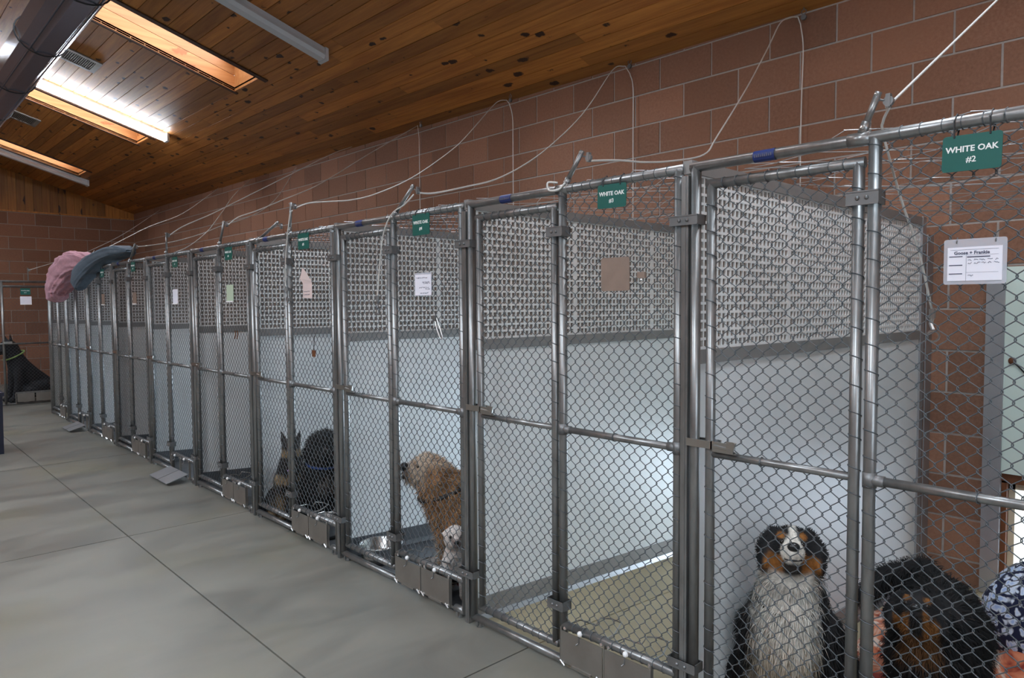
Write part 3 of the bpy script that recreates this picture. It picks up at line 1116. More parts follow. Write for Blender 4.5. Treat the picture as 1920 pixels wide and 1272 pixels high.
def divider(k):
    dark = k not in (1, 2, 3)  # farther dividers get a darker grey base and floor angle
    o = tag(empty('kennel_divider', (0, YB[k], 0)),
            {1: 'white panel divider on the near side of the tricolour dogs',
             2: 'greyish panel and lattice divider right behind the sitting tricolour dog',
             3: 'bright white panel and lattice divider seen across the empty kennel',
             4: 'white panel and lattice divider behind the golden dog',
             5: 'white panel and lattice divider behind the two dark dogs',
             6: 'panel and lattice divider seen behind the pale green card',
             7: 'panel and lattice divider beyond the open feeder doors',
             8: 'panel and lattice divider, third past the two dark dogs',
             9: 'panel and lattice divider below the slate blue pad',
             10: 'panel and lattice divider below the pink blanket',
             11: 'farthest panel and lattice divider, at the end of the row'}[k], 'divider', 'kennel dividers')
    if not div_parts:
        P = div_parts
        P['front_channel'] = (MB().box((-0.018, -0.0135, 0.0), (0.03, 0.0135, 1.94)).box((-0.02, -0.005, 0.0), (-0.018, 0.005, 1.94)), 'pipe')
        P['top_channel'] = (MB().box((0.0, -0.017, 1.95), (DX1, 0.017, 1.995)), 'grey_ch')
        P['middle_channel'] = (MB().box((0.03, -0.017, 1.295), (DX1 - 0.05, 0.017, 1.345)), 'grey_ch')
        P['end_channel'] = (MB().box((DX1 - 0.06, -0.02, -0.16), (DX1, 0.02, 1.998)).box((DX1, -0.03, -0.16), (D - 0.01, -0.024, 1.90)), 'alu')
        z0, z1 = kfloor(0.03), kfloor(DX1)
        P['lower_panel'] = (MB().hexa([(0.03, -0.009, z0 + 0.09), (DX1 - 0.05, -0.009, z1 + 0.09), (DX1 - 0.05, 0.009, z1 + 0.09), (0.03, 0.009, z0 + 0.09),
                                       (0.03, -0.009, 1.30), (DX1 - 0.05, -0.009, 1.30), (DX1 - 0.05, 0.009, 1.30), (0.03, 0.009, 1.30)]), 'pvc')
        P['base_channel'] = (MB().hexa([(0.03, -0.018, z0 + 0.024), (DX1 - 0.05, -0.018, z1 + 0.024), (DX1 - 0.05, 0.018, z1 + 0.024), (0.03, 0.018, z0 + 0.024),
                                        (0.03, -0.018, z0 + 0.105), (DX1 - 0.05, -0.018, z1 + 0.105), (DX1 - 0.05, 0.018, z1 + 0.105), (0.03, 0.018, z0 + 0.105)]), 'grey_ch')
        P['floor_angle'] = (MB().hexa([(0.03, -0.032, z0 + 0.0), (DX1 - 0.05, -0.032, z1 + 0.0), (DX1 - 0.05, 0.032, z1 + 0.0), (0.03, 0.032, z0 + 0.0),
                                       (0.03, -0.022, z0 + 0.026), (DX1 - 0.05, -0.022, z1 + 0.026), (DX1 - 0.05, 0.022, z1 + 0.026), (0.03, 0.022, z0 + 0.026)]), 'alu')
        for n_, (mb, mt) in list(P.items()):
            me = mb.mesh(n_)
            me.materials.append(MT[mt])
            P[n_] = me
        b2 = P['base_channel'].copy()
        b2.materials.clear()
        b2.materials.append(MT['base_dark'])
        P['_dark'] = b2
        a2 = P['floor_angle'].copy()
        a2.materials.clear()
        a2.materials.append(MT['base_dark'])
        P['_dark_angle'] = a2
    for n_, me in div_parts.items():
        if n_.startswith('_'):
            continue
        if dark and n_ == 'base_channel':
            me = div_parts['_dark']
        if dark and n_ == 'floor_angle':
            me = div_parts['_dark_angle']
        link(n_, me, None, o)
    lp = link('lattice_panel', lat, None, o)
    MB().box((DX0 + 0.02, -0.001, 1.345), (DX1 - 0.06, 0.001, 1.955)).build('backing_sheet', 'lat_back', lp)
    m = MB()
    for z in (0.4, 0.9, 1.5, 1.8):
        m.sphere((DX1 - 0.03, -0.021, z), 0.006, 6, 4)
    tag(m.build('bolts', 'dark_clamp', o), kind='stuff')
    return o


for k in range(1, 12):
    divider(k)

# ------------------------------------------------------------------ netting over the kennel tops


def netting(k, cwid, cht, r, sag, lab):
    W = YB[k] - YB[k - 1] - 0.07
    me = chain_link(-W / 2, W / 2, 0.0, 2.40, r, 3, False, cwid, cht)
    n = len(me.vertices)
    co = np.empty(n * 3)
    me.vertices.foreach_get('co', co)
    co = co.reshape(-1, 3)
    x, y, z = co[:, 0].copy(), co[:, 1].copy(), co[:, 2].copy()
    X = z + 0.03
    u = np.clip((X - 0.03) / 2.4, 0, 1)
    v = np.clip((y + W / 2) / W, 0, 1)
    Zn = x + sag * (-1.2 * np.sin(math.pi * u) * np.sin(math.pi * v)
                    + 0.5 * np.sin(X * 9 + y * 5 + k) * np.sin(math.pi * v) + 0.35 * np.sin(X * 21 + y * 13))
    co = np.stack([X, y + 0.012 * np.sin(X * 14 + k), Zn], 1)
    me.vertices.foreach_set('co', co.ravel())
    me.update()
    me.materials.append(MT['net'])
    me.name = 'wire_netting'
    o = link('wire_netting', me, None, None, (0, (YB[k] + YB[k - 1]) / 2, ZTOP + 0.028))
    tag(o, lab, 'wire netting', 'netting on the kennel tops')


netting(2, 0.30, 0.20, 0.0015, 0.022, 'sagging bright wire netting roofing the nearest kennel')
netting(3, 0.22, 0.20, 0.0015, 0.010, 'wire netting roofing the empty kennel with the tan plate')
netting(4, 0.22, 0.20, 0.0015, 0.010, 'wire netting roofing the kennel of the golden dog')
netting(5, 0.22, 0.20, 0.0015, 0.010, 'wire netting roofing the kennel of the two dark dogs')

# ------------------------------------------------------------------ end fence
YE = 13.12
o = tag(empty('end_fence', (0, YE, 0)), 'chain-link gate panel closing the far end of the corridor', 'fence panel')
E0, E1, EG = -1.6, 0.32, -0.375
for x in (E0, EG, E1):
    MB().cyl((x, 0, 0.02), (x, 0, 1.92), PR, 8).build('post', 'pipe', o, True)
for z, n_ in ((1.92, 'top_rail'), (1.845, 'gate_top_rail'), (0.965, 'middle_rail'), (0.034, 'bottom_rail')):
    MB().cyl((E0, 0, z), (E1, 0, z), PR if n_ != 'middle_rail' else 0.0135, 8).build(n_, 'pipe', o, True)
me = chain_link(E0, E1, 0.05, 1.84, 0.0017, 3, False)
co = np.empty(len(me.vertices) * 3)
me.vertices.foreach_get('co', co)
co = co.reshape(-1, 3)[:, [1, 0, 2]]
me.vertices.foreach_set('co', co.ravel())
me.materials.append(MT['wire'])
link('chain_link_mesh', me, None, o)
MB().box((-0.25, -0.03, 0.19), (E1, -0.01, 0.215)).build('feeder_rail', 'pipe', o)
for i, x in enumerate((-0.235, 0.01)):
    MB().box((x, -0.03, 0.06), (x + 0.225, -0.026, 0.19)).box((x + 0.08, -0.034, 0.056), (x + 0.15, -0.028, 0.066)).build('feeder_door', 'flap', o)
MB().box((-0.255, -0.03, 0.03), (-0.245, -0.01, 0.2)).build('feeder_upright', 'flap', o)
MB().box((-0.38, -0.03, 0.965), (-0.27, -0.01, 1.0)).build('latch', 'steel', o)

# ------------------------------------------------------------------ pulley arms and cables


def ring_tube(m, c, r, tr, axis='x', n=13, sides=5):
    t = np.linspace(0, 2 * math.pi, n)
    if axis == 'x':
        pts = [(c[0], c[1] + r * math.cos(q), c[2] + r * math.sin(q)) for q in t]
    elif axis == 'y':
        pts = [(c[0] + r * math.cos(q), c[1], c[2] + r * math.sin(q)) for q in t]
    else:
        pts = [(c[0] + r * math.cos(q), c[1] + r * math.sin(q), c[2]) for q in t]
    m.tube(pts, tr, sides, cap=False)
    return m


ARMS = [((0, 0.791, 1.971), (0.0, 0.742, 2.091), 'short galvanised cable arm leaning over the nearest gate'),
        ((0, 1.928, 1.975), (0.0, 1.826, 2.104), 'leaning cable arm with looped cable above the tan plate gate'),
        ((0, 3.140, 1.975), (0.0, 2.951, 2.113), 'leaning cable arm above the golden dog\'s kennel'),
        ((0, 4.324, 1.973), (0.0, 4.292, 2.175), 'upright cable arm above the two dark dogs\' kennel'),
        ((0, 4.812, 1.973), (0.0, 4.490, 2.066), 'low slanting cable arm left of the upright one'),
        ((0, 5.508, 1.974), (0.0, 5.401, 2.156), 'cable arm above the pale green card'),
        ((0, 6.738, 1.954), (0.0, 6.718, 2.176), 'upright cable arm above the white card of the seventh kennel'),
        ((0, 7.862, 1.972), (0.0, 7.665, 2.135), 'cable arm just right of the slate blue pad'),
        ((0, 11.333, 1.96), (0.0, 10.886, 2.099), 'farthest cable arm left of the pink blanket')]
for i, (a, b_, lab) in enumerate(ARMS):
    A, B = np.array(a), np.array(b_)
    A[2] = ZTOP
    o = tag(empty('cable_arm', tuple(A)), lab, 'cable arm', 'cable arms on the top rail')
    dv = B - A
    L = np.linalg.norm(dv)
    u = dv / L
    s0 = u * 0.03
    MB().tube([s0, dv], 0.0095, 10).build('tube', 'pipe', o, True)
    MB().tube([u * 0.012, u * 0.05], 0.013, 10).tube([(0, -0.03, 0), (0, 0.03, 0)], PR + 0.003, 12).build('bracket', 'pipe', o, True)
    m = MB()
    m.sphere(dv - u * 0.008 + np.array((-0.010, 0, 0)), 0.005, 6, 4)
    m.sphere(u * 0.032 + np.array((-0.013, 0, 0)), 0.006, 6, 4)
    tag(m.build('bolts', 'chrome', o), kind='stuff')
    c = dv + np.array((0.012, -0.022, -0.028))
    m = MB()
    m.tube([dv - u * 0.02, c], 0.003, 5)
    m.tube([c + np.array((-0.006, 0, 0)), c + np.array((0.006, 0, 0))], 0.014, 10)
    m.box(tuple(c + np.array((-0.008, -0.006, -0.016))), tuple(c + np.array((0.008, 0.006, 0.02))))
    m.build('pulley', 'dark_clamp', o)
    if i in (1,):
        m = MB()
        m.tube(spline([(0.0, 0.03, 0.03), (-0.03, 0.055, 0.03), (-0.03, 0.05, 0.0), (-0.03, 0.0, -0.005), (-0.02, -0.03, 0.02)]), 0.0045, 6)
        m.build('cable_loop', 'cable', o, True)
MB_end = empty('cable_arm', (-0.031, YE, 1.92))
tag(MB_end, 'thin upright cable arm on the end fence', 'cable arm', 'cable arms on the top rail')
MB().cyl((0, 0, 0), (0, 0, 0.215), 0.009, 8).build('tube', 'pipe', MB_end)
MB().box((0.0, -0.01, 0.16), (0.03, 0.01, 0.2)).build('pulley', 'dark_clamp', MB_end)

CABLES = {
    '2': ([(0.02, 0.722, 2.058), (0.05, 0.725, 2.068), (0.513, 0.725, 2.319), (0.986, 0.687, 2.607), (1.2, 0.659, 2.747), (2.45, 0.52, 3.40)], 'straight cable rising off the top right of the picture'),
    '3': ([(0.02, 1.812, 2.066), (0.162, 1.857, 2.094), (0.321, 1.886, 2.12), (0.527, 1.911, 2.144), (0.755, 1.923, 2.182), (1.034, 1.923, 2.251), (1.231, 1.965, 2.382), (1.712, 2.062, 2.748), (2.1, 2.132, 3.087), (2.328, 2.17, 3.304), (2.427, 2.153, 3.366), (2.5, 2.13, 3.382), (2.5, 2.112, 3.332), (2.5, 2.092, 3.173), (2.5, 2.098, 2.866), (2.5, 2.101, 2.555), (2.5, 2.097, 1.75)], 'white cable from the tan plate gate up to the eaves'),
    '4': ([(0.02, 2.943, 2.078), (0.188, 3.022, 2.104), (0.504, 3.136, 2.187), (0.798, 3.209, 2.273), (1.117, 3.278, 2.416), (1.405, 3.338, 2.581), (1.759, 3.41, 2.823), (2.01, 3.471, 3.028), (2.382, 3.565, 3.369), (2.5, 3.54, 3.414), (2.5, 3.493, 3.344), (2.5, 3.461, 3.224), (2.5, 3.46, 2.868), (2.5, 3.459, 1.75)], 'white cable from the golden dog\'s kennel up to the eaves'),
    '5': ([(0.02, 4.27, 2.14), (0.159, 4.355, 2.193), (0.371, 4.452, 2.235), (0.583, 4.525, 2.275), (0.834, 4.592, 2.354), (1.221, 4.673, 2.531), (1.65, 4.754, 2.799), (1.885, 4.802, 2.978), (2.286, 4.896, 3.334), (2.38, 4.897, 3.405), (2.45, 4.878, 3.42), (2.45, 4.842, 3.38), (2.45, 4.8, 3.247), (2.45, 4.795, 2.953), (2.45, 4.798, 1.75)], 'sagging cable from the two dark dogs\' kennel up to the eaves'),
    '6': ([(0.02, 5.371, 2.13), (0.16, 5.511, 2.211), (0.364, 5.659, 2.29), (0.69, 5.855, 2.434), (1.147, 6.038, 2.647), (1.781, 6.217, 3.035), (2.45, 6.286, 3.45), (2.45, 6.26, 3.3), (2.45, 6.26, 1.9)], 'thin cable from the pale green card\'s kennel to the eaves'),
    '7': ([(0.02, 6.711, 2.15), (0.217, 6.911, 2.265), (0.6, 7.204, 2.445), (1.028, 7.439, 2.673), (1.599, 7.611, 2.991), (2.17, 7.662, 3.318), (2.45, 7.642, 3.45)], 'straight bright cable rising from the upright arm of the seventh kennel'),
    '8': ([(0.02, 7.65, 2.11), (0.13, 7.708, 2.129), (0.487, 8.019, 2.214), (0.853, 8.257, 2.336), (1.141, 8.407, 2.46), (1.612, 8.549, 2.65), (1.984, 8.714, 2.916), (2.45, 9.114, 3.414)], 'drooping cable from the arm beside the slate blue pad'),
    '9': ([(0.02, 6.656, 1.984), (0.473, 7.501, 2.139), (0.974, 8.375, 2.39), (1.461, 9.224, 2.717), (1.967, 10.029, 3.103), (2.45, 10.6, 3.445)], 'cable curving up from the top rail between the far arms'),
    '10': ([(0.02, 9.368, 2.127), (0.581, 10.309, 2.401), (1.09, 10.914, 2.664), (1.706, 11.366, 2.949), (2.45, 11.865, 3.473)], 'straight cable rising behind the slate blue pad'),
    '11': ([(-0.02, 13.10, 2.10), (0.489, 13.678, 2.285), (0.97, 14.085, 2.472), (1.683, 14.52, 2.866), (2.45, 14.862, 3.42)], 'thin cable from the end fence passing behind the pink blanket'),
}
for key, (pts, lab) in CABLES.items():
    it = max(range(len(pts)), key=lambda q: pts[q][2])
    P = spline(pts[:it + 1], 6)
    if it < len(pts) - 2:
        P = np.concatenate([P, spline(pts[it + 1:], 6)])
    base = P[0].copy()
    o = tag(empty('pull_cable', tuple(base)), lab, 'cable', 'pull cables')
    r = 0.0042 if key in '2345' else 0.0048
    MB().tube(P - base, r, 6).build('cable', 'cable', o, True)
    if key in ('3', '4', '5', '6'):
        top = max(pts, key=lambda q: q[2])
        h = np.array(top) - base
        m = MB()
        ring_tube(m, h + np.array((0.02, -0.03, 0.03)), 0.016, 0.003)
        m.cyl(h + np.array((0.02, -0.03, 0.045)), h + np.array((0.02, -0.03, 0.12)), 0.003, 5)
        m.tube([h + np.array((0.012, -0.03, -0.005)), h + np.array((0.028, -0.03, -0.005))], 0.018, 10)
        m.build('eye_hook', 'dark_clamp', o)

PULLS = [([(0.03, 0.724, 2.05), (0.057, 0.749, 2.021), (0.081, 0.755, 1.985), (0.177, 0.736, 1.81), (0.257, 0.711, 1.663), (0.35, 0.696, 1.476)], 'cable end with snap hook hanging inside the nearest kennel'),
         ([(-0.028, 2.911, 2.06), (-0.03, 2.993, 2.017), (-0.03, 3.098, 1.985), (-0.028, 3.177, 1.905), (-0.028, 3.218, 1.773), (-0.029, 3.244, 1.603), (-0.03, 3.249, 1.552)], 'cable end with ring hanging down the golden dog\'s gate'),
         ([(-0.028, 4.222, 2.115), (-0.028, 4.256, 2.09), (-0.030, 4.29, 1.968), (-0.029, 4.33, 1.8), (-0.029, 4.338, 1.662), (-0.03, 4.316, 1.627)], 'cable end hanging beside the upright arm')]
for pts, lab in PULLS:
    P = spline(pts, 6)
    base = P[-1].copy()
    o = tag(empty('hanging_cable', tuple(base)), lab, 'cable', 'hanging cable ends')
    MB().tube(P - base, 0.0038, 6).build('cable', 'cable', o, True)
    m = MB()
    m.tube([(0, 0, 0.01), (0, 0, -0.02)], 0.009, 8)
    m.tube([(0, 0, -0.02), (0.0, 0.004, -0.035), (0, -0.003, -0.055)], 0.006, 6)
    ring_tube(m, (0, -0.003, -0.075), 0.017, 0.0035)
    m.build('snap_hook', 'dark_clamp' if pts[0][0] < 0 else 'steel', o)

# ------------------------------------------------------------------ signs and cards
ROT = Matrix(((0, 0, -1), (-1, 0, 0), (0, 1, 0))).to_4x4()      # text x -> -Y, y -> +Z, facing -X
_txt = {}


def text_mesh(body, size):
    if (body, size) in _txt:
        return _txt[(body, size)]
    cu = bpy.data.curves.new('text', 'FONT')
    cu.body = body
    cu.size = size
    cu.align_x = 'CENTER'
    cu.align_y = 'CENTER'
    cu.extrude = 0.0004
    cu.offset = size * (0.012 if '#' in body else 0.024)
    cu.resolution_u = 2
    ob = bpy.data.objects.new('text', cu)
    col.objects.link(ob)
    bpy.context.view_layer.update()
    me = bpy.data.meshes.new_from_object(ob.evaluated_get(bpy.context.evaluated_depsgraph_get()))
    bpy.data.objects.remove(ob)
    me.transform(ROT)
    _txt[(body, size)] = me
    return me


def round_plate(w, h, r, t):
    """Rounded plate in the Y-Z plane, front face at X = -t."""
    pts = []
    for (cy, cz, a0) in ((w / 2 - r, h / 2 - r, 0), (-w / 2 + r, h / 2 - r, 90), (-w / 2 + r, -h / 2 + r, 180), (w / 2 - r, -h / 2 + r, 270)):
        for q in (0, 30, 60, 90):
            a = math.radians(a0 + q)
            pts.append((cy + r * math.cos(a), cz + r * math.sin(a)))
    n = len(pts)
    V = [(0, y, z) for y, z in pts] + [(-t, y, z) for y, z in pts]
    Fc = [tuple(range(n)), tuple(range(2 * n - 1, n - 1, -1))] + [(i, i + n, (i + 1) % n + n, (i + 1) % n) for i in range(n)]
    return MB().add(V, Fc)


SIGNS = {2: (0.510, 1.885, 0.131, 0.091, 0.022), 3: (1.663, 1.909, 0.134, 0.088, 0.02), 4: (2.859, 1.908, 0.140, 0.104, 0.0), 5: (4.091, 1.912, 0.14, 0.098, 0.0),
         6: (5.275, 1.904, 0.134, 0.096, 0.0), 7: (6.45, 1.898, 0.13, 0.09, 0.0), 8: (7.671, 1.912, 0.13, 0.096, 0.0), 9: (8.83, 1.89, 0.15, 0.09, 0.0)}
SIGN_LABEL = {2: 'largest green plaque, White Oak #2, at the right edge', 3: 'green plaque reading White Oak #3 above the tan plate', 4: 'green plaque reading White Oak #4 above the golden dog',
              5: 'green plaque White Oak #5 above the pinkish paper', 6: 'green plaque above the pale green card', 7: 'green plaque above the bright white card tray',
              8: 'small green plaque right of the slate pad, above a grey card', 9: 'small green plaque under the slate pad\'s right end'}
for k, (y, z, w, h, rx) in SIGNS.items():
    o = tag(empty('kennel_sign', (-0.0215, y, z)), SIGN_LABEL[k], 'sign', 'green kennel signs')
    o.rotation_euler = (rx, 0, 0)
    round_plate(w, h, 0.008, 0.003).build('plate', 'green', o)
    t = text_mesh('WHITE OAK', w * 0.158).copy()
    link('lettering', t, 'white_txt', o, (-0.0036, 0, h * 0.10))
    t = text_mesh('#%d' % k, w * 0.158).copy()
    link('number', t, 'white_txt', o, (-0.0036, 0, -h * 0.20))
    for dy in (-w * 0.3, w * 0.3):
        zt = ZTOP - z
        MB().tube([(-0.004, dy, h / 2 - 0.006), (-0.004, dy + 0.002, zt), (0.02, dy + 0.002, zt + 0.022), (0.044, dy, zt), (0.02, dy, h / 2 + 0.0)], 0.0022, 5).build('cable_tie', 'black', o)
o = tag(empty('kennel_sign', (-0.078, YE - 0.022, 1.767)), 'tiny green plaque on the end fence above a white card', 'sign', 'green kennel signs')
o.rotation_euler = (0, 0, math.pi / 2)
round_plate(0.13, 0.10, 0.008, 0.003).build('plate', 'green', o)
link('lettering', text_mesh('WHITE OAK', 0.02).copy(), 'white_txt', o, (-0.0036, 0, 0.012))
link('number', text_mesh('#12', 0.02).copy(), 'white_txt', o, (-0.0036, 0, -0.018))


def scribble(m, y0, y1, z, amp, n, r, seed, x=-0.0016):
    rd = random.Random(seed)
    y = y0
    while y > y1 + 0.004:
        wl = rd.uniform(0.006, 0.016)
        e = max(y - wl, y1)
        k = max(3, int((y - e) / 0.0015))
        m.tube([(x, y + (e - y) * i / k, z + amp * rd.uniform(-1, 1)) for i in range(k + 1)], r, 3, cap=False)
        y = e - rd.uniform(0.002, 0.006)


# the nearest card, in a clear sleeve
o = tag(empty('kennel_card', (-0.021, 0.498, 1.605)), 'large handwritten white card in a clear sleeve on the nearest panel', 'card', 'kennel cards')
w, h = 0.128, 0.094
round_plate(w + 0.010, h + 0.022, 0.006, 0.0012).build('sleeve', 'sleeve', o, loc=(0.0, 0, 0.004))
MB().box((-0.0030, -w / 2 + 0.004, -h / 2 + 0.002), (-0.0018, w / 2 - 0.004, h / 2 - 0.006)).build('paper', 'paper', o)
m = MB()
X_ = -0.0036
for (a, b_, c, d) in ((w / 2 - 0.010, -w / 2 + 0.012, 0.034, 0.0346), (0.018, -w / 2 + 0.012, 0.020, 0.0204), (0.018, -w / 2 + 0.012, -0.024, -0.0236)):
    m.box((X_, b_, c), (X_ + 0.0005, a, d))
m.box((X_, 0.0176, -0.046), (X_ + 0.0005, 0.018, 0.020))
for z in (0.016, -0.006, -0.028):
    m.box((X_, 0.026, z), (X_ + 0.0005, 0.056, z + 0.0024))
m.box((X_, -0.034, 0.014), (X_ + 0.0005, 0.016, 0.0168))
tag(m.build('form_lines', 'ink', o), kind='stuff')
t = text_mesh('Goose + Frankie', 0.0115).copy()
link('handwriting', t, 'ink', o, (X_, 0.006, 0.026))
m = MB()
scribble(m, 0.014, -0.056, 0.008, 0.0022, 5, 0.0006, 3, X_)
scribble(m, 0.014, -0.054, 0.000, 0.0022, 5, 0.0006, 4, X_)
scribble(m, 0.014, -0.006, -0.032, 0.002, 5, 0.0006, 5, X_)
tag(m.build('written_notes', 'ink', o), kind='stuff')
m = MB()
for y in (-0.045, 0.040):
    m.tube([(-0.004, y, 0.052), (0.004, y, 0.066), (0.012, y, 0.058), (0.0, y, 0.050)], 0.0018, 5)
tag(m.build('hanger', 'dark_clamp', o), kind='stuff')

o = tag(empty('kennel_card', (-0.021, 1.647, 1.618)), 'plain tan metal plate hung on the empty kennel', 'plate')
round_plate(0.132, 0.124, 0.008, 0.003).build('plate', 'tan_plate', o)
m = MB()
for y in (-0.04, 0.0, 0.045):
    ring_tube(m, (-0.002, y, 0.058), 0.006, 0.0012)
tag(m.build('rings', 'chrome', o), kind='stuff')

o = tag(empty('kennel_card', (-0.021, 2.848, 1.612)), 'white handwritten card on the golden dog\'s kennel', 'card', 'kennel cards')
round_plate(0.140, 0.115, 0.004, 0.0012).build('sleeve', 'sleeve', o)
MB().box((-0.0030, -0.066, -0.054), (-0.0018, 0.066, 0.048)).build('paper', 'paper', o)
m = MB()
for z, a, b_, s in ((0.032, 0.055, -0.04, 1), (0.010, 0.0, -0.06, 2), (0.004, -0.005, -0.06, 3), (-0.016, 0.03, -0.055, 4), (-0.024, -0.02, -0.06, 5), (-0.044, 0.02, -0.05, 6)):
    scribble(m, a, b_, z, 0.003, 5, 0.001, s, -0.0036)
tag(m.build('written_notes', 'ink', o), kind='stuff')

o = tag(empty('kennel_card', (-0.021, 4.06, 1.62)), 'pinkish folded paper hanging on the two dark dogs\' kennel', 'paper', 'kennel cards')
MB().add([(0, 0.055, -0.06), (0, -0.065, -0.065), (0, -0.065, 0.03), (0, 0.055, 0.03), (-0.004, 0.05, 0.13), (-0.004, 0.01, 0.105), (-0.003, -0.06, 0.045), (-0.003, 0.085, 0.06)],
         [(0, 1, 2, 3), (7, 3, 2, 6), (4, 7, 6, 5)]).build('paper', 'paper_pink', o)
m = MB()
for z, s in ((-0.02, 11), (-0.04, 12)):
    scribble(m, 0.04, -0.04, z, 0.003, 5, 0.0009, s, -0.002)
tag(m.build('written_notes', 'ink', o), kind='stuff')
for y, z, mt, lab, hh in ((5.264, 1.608, 'paper_green', 'pale green card on the first kennel past the two dark dogs', 0.125), (6.462, 1.600, 'paper', 'bright white card in a tray on the seventh kennel', 0.127),
                          (7.65, 1.60, 'tan_plate', 'dull grey card plate on the kennel right of the slate pad', 0.117), (8.82, 1.60, 'tan_plate', 'dull grey card plate below the slate pad', 0.12)):
    o = tag(empty('kennel_card', (-0.021, y, z)), lab, 'card', 'kennel cards')
    round_plate(0.125, hh, 0.004, 0.003).build('card_face', mt, o)
    MB().box((-0.009, -0.062, -hh / 2 - 0.004), (0.0, 0.062, -hh / 2 + 0.006)).build('tray', 'white_cap' if k else 'steel', o)
o = tag(empty('kennel_card', (-0.075, YE - 0.022, 1.63)), 'small white card on the end fence', 'card', 'kennel cards')
o.rotation_euler = (0, 0, math.pi / 2)
round_plate(0.148, 0.123, 0.004, 0.003).build('card_face', 'paper', o)
MB().box((-0.009, -0.074, -0.066), (0.0, 0.074, -0.058)).build('tray', 'white_cap', o)

# bits hooked into the mesh
o = tag(empty('lead_clip', (-0.012, 2.74, 1.40)), 'shiny steel clip hooked in the golden dog\'s panel', 'clip')
MB().tube(spline([(0, 0.03, 0.05), (-0.004, 0.012, 0.0), (-0.004, -0.02, -0.052), (-0.004, -0.034, -0.045), (-0.004, -0.012, 0.005), (0, 0.018, 0.052)]), 0.0045, 6).build('bow', 'chrome', o, True)
MB().box((-0.008, 0.012, 0.03), (0.002, 0.034, 0.058)).build('jaw', 'dark_clamp', o)
o = tag(empty('lead_clip', (-0.012, 4.005, 1.225)), 'small brown tag hanging above the two dark dogs', 'clip')
MB().cyl((0, -0.01, 0.10), (0, 0.0, 0.01), 0.0025, 5).build('cord', 'black', o)
MB().box((-0.004, -0.018, -0.03), (0.002, 0.018, 0.01)).build('tag_plate', 'brown_trim', o)
o = tag(empty('lead_clip', (-0.012, 1.535, 1.60)), 'small metal clip right of the tan plate', 'clip')
MB().box((-0.006, -0.018, 0.0), (0.004, 0.016, 0.022)).build('jaw', 'tan_plate', o)
MB().sphere((-0.004, -0.002, -0.006), 0.007, 8, 6).build('stud', 'chrome', o, True)
o = tag(empty('lead_clip', (-0.012, 5.19, 1.30)), 'pair of small rusty hooks on the pale green card\'s panel', 'clip')
for d in (-0.02, 0.02):
    MB().tube(spline([(0, d, 0.03), (-0.004, d - 0.012, 0.0), (-0.004, d + 0.004, -0.03)]), 0.004, 5).build('hook', 'brown_trim', o)

# ------------------------------------------------------------------ bowls, toy, bin


def bowl(loc, r, h, lab):
    o = tag(empty('dog_bowl', loc), lab, 'bowl', 'steel dog bowls')
    pr = [(0.001, 0.004), (r * 0.7, 0.004), (r * 0.86, h * 0.35), (r * 0.97, h * 0.96), (r, h), (r * 1.04, h * 0.985), (r * 1.0, h * 0.9), (r * 0.92, h * 0.3), (r * 0.95, 0.0), (0.001, 0.0)]
    MB().lathe(pr, sides=28).build('bowl', 'steel', o, True)
    MB().lathe([(r * 0.93, 0.0), (r * 0.99, 0.0), (r * 0.97, 0.012), (r * 0.92, 0.012)], sides=28).build('rubber_foot', 'black', o, True)


bowl((0.165, 3.56, kfloor(0.165) + 0.004), 0.125, 0.095, 'big steel bowl on the floor behind the golden dog\'s gate')
bowl((0.125, 2.985, kfloor(0.13) + 0.004), 0.085, 0.135, 'smaller steel bowl between the golden and the white dog')
bowl((0.135, 4.16, kfloor(0.13) + 0.004), 0.095, 0.135, 'steel bowl at the feet of the big black dog')
o = tag(empty('chew_toy', (0.25, 2.872, kfloor(0.25) + 0.046)), 'red rubber toy on the floor beside the small white dog', 'toy')
MB().sphere((0, 0, 0.0), (0.05, 0.05, 0.045), 14, 9).sphere((0, 0, 0.065), (0.036, 0.036, 0.032), 14, 9).sphere((0, 0, 0.11), (0.026, 0.026, 0.024), 14, 9).build('rubber_body', 'red_toy', o, True)
MB().lathe([(0.010, 0.131), (0.012, 0.136), (0.016, 0.134)], sides=12).build('opening', 'black', o, True)

o = tag(empty('waste_bin', (-1.2, 9.05, 0)), 'dark navy bin standing at the left edge of the picture', 'bin')
m = MB()
bx = [(-0.20, -0.18), (0.235, -0.18), (0.235, 0.18), (-0.20, 0.18)]
m.hexa([(x * 0.985, y * 0.94, 0.0) for x, y in bx] + [(x * 1.0, y * 1.0, 0.60) for x, y in bx])
m.build('body', 'navy_bin', o)
MB().box((-0.215, -0.195, 0.60), (0.248, 0.195, 0.64)).build('rim', 'navy_bin', o)
MB().hexa([(-0.20, -0.18, 0.64), (0.235, -0.18, 0.64), (0.235, 0.18, 0.64), (-0.20, 0.18, 0.64), (-0.1, -0.08, 0.69), (0.13, -0.08, 0.69), (0.13, 0.08, 0.69), (-0.1, 0.08, 0.69)]).build('lid', 'navy_bin', o)

# ------------------------------------------------------------------ blankets


def noise2(a, b, s):
    return (np.sin(a * 3.1 + s) * np.cos(b * 4.3 - s * 2) + 0.6 * np.sin(a * 7.7 - b * 5.1 + s * 3) + 0.4 * np.cos(a * 13 + b * 11 + s)
            + 0.25 * np.sin(a * 23 - b * 19 + 2 * s))


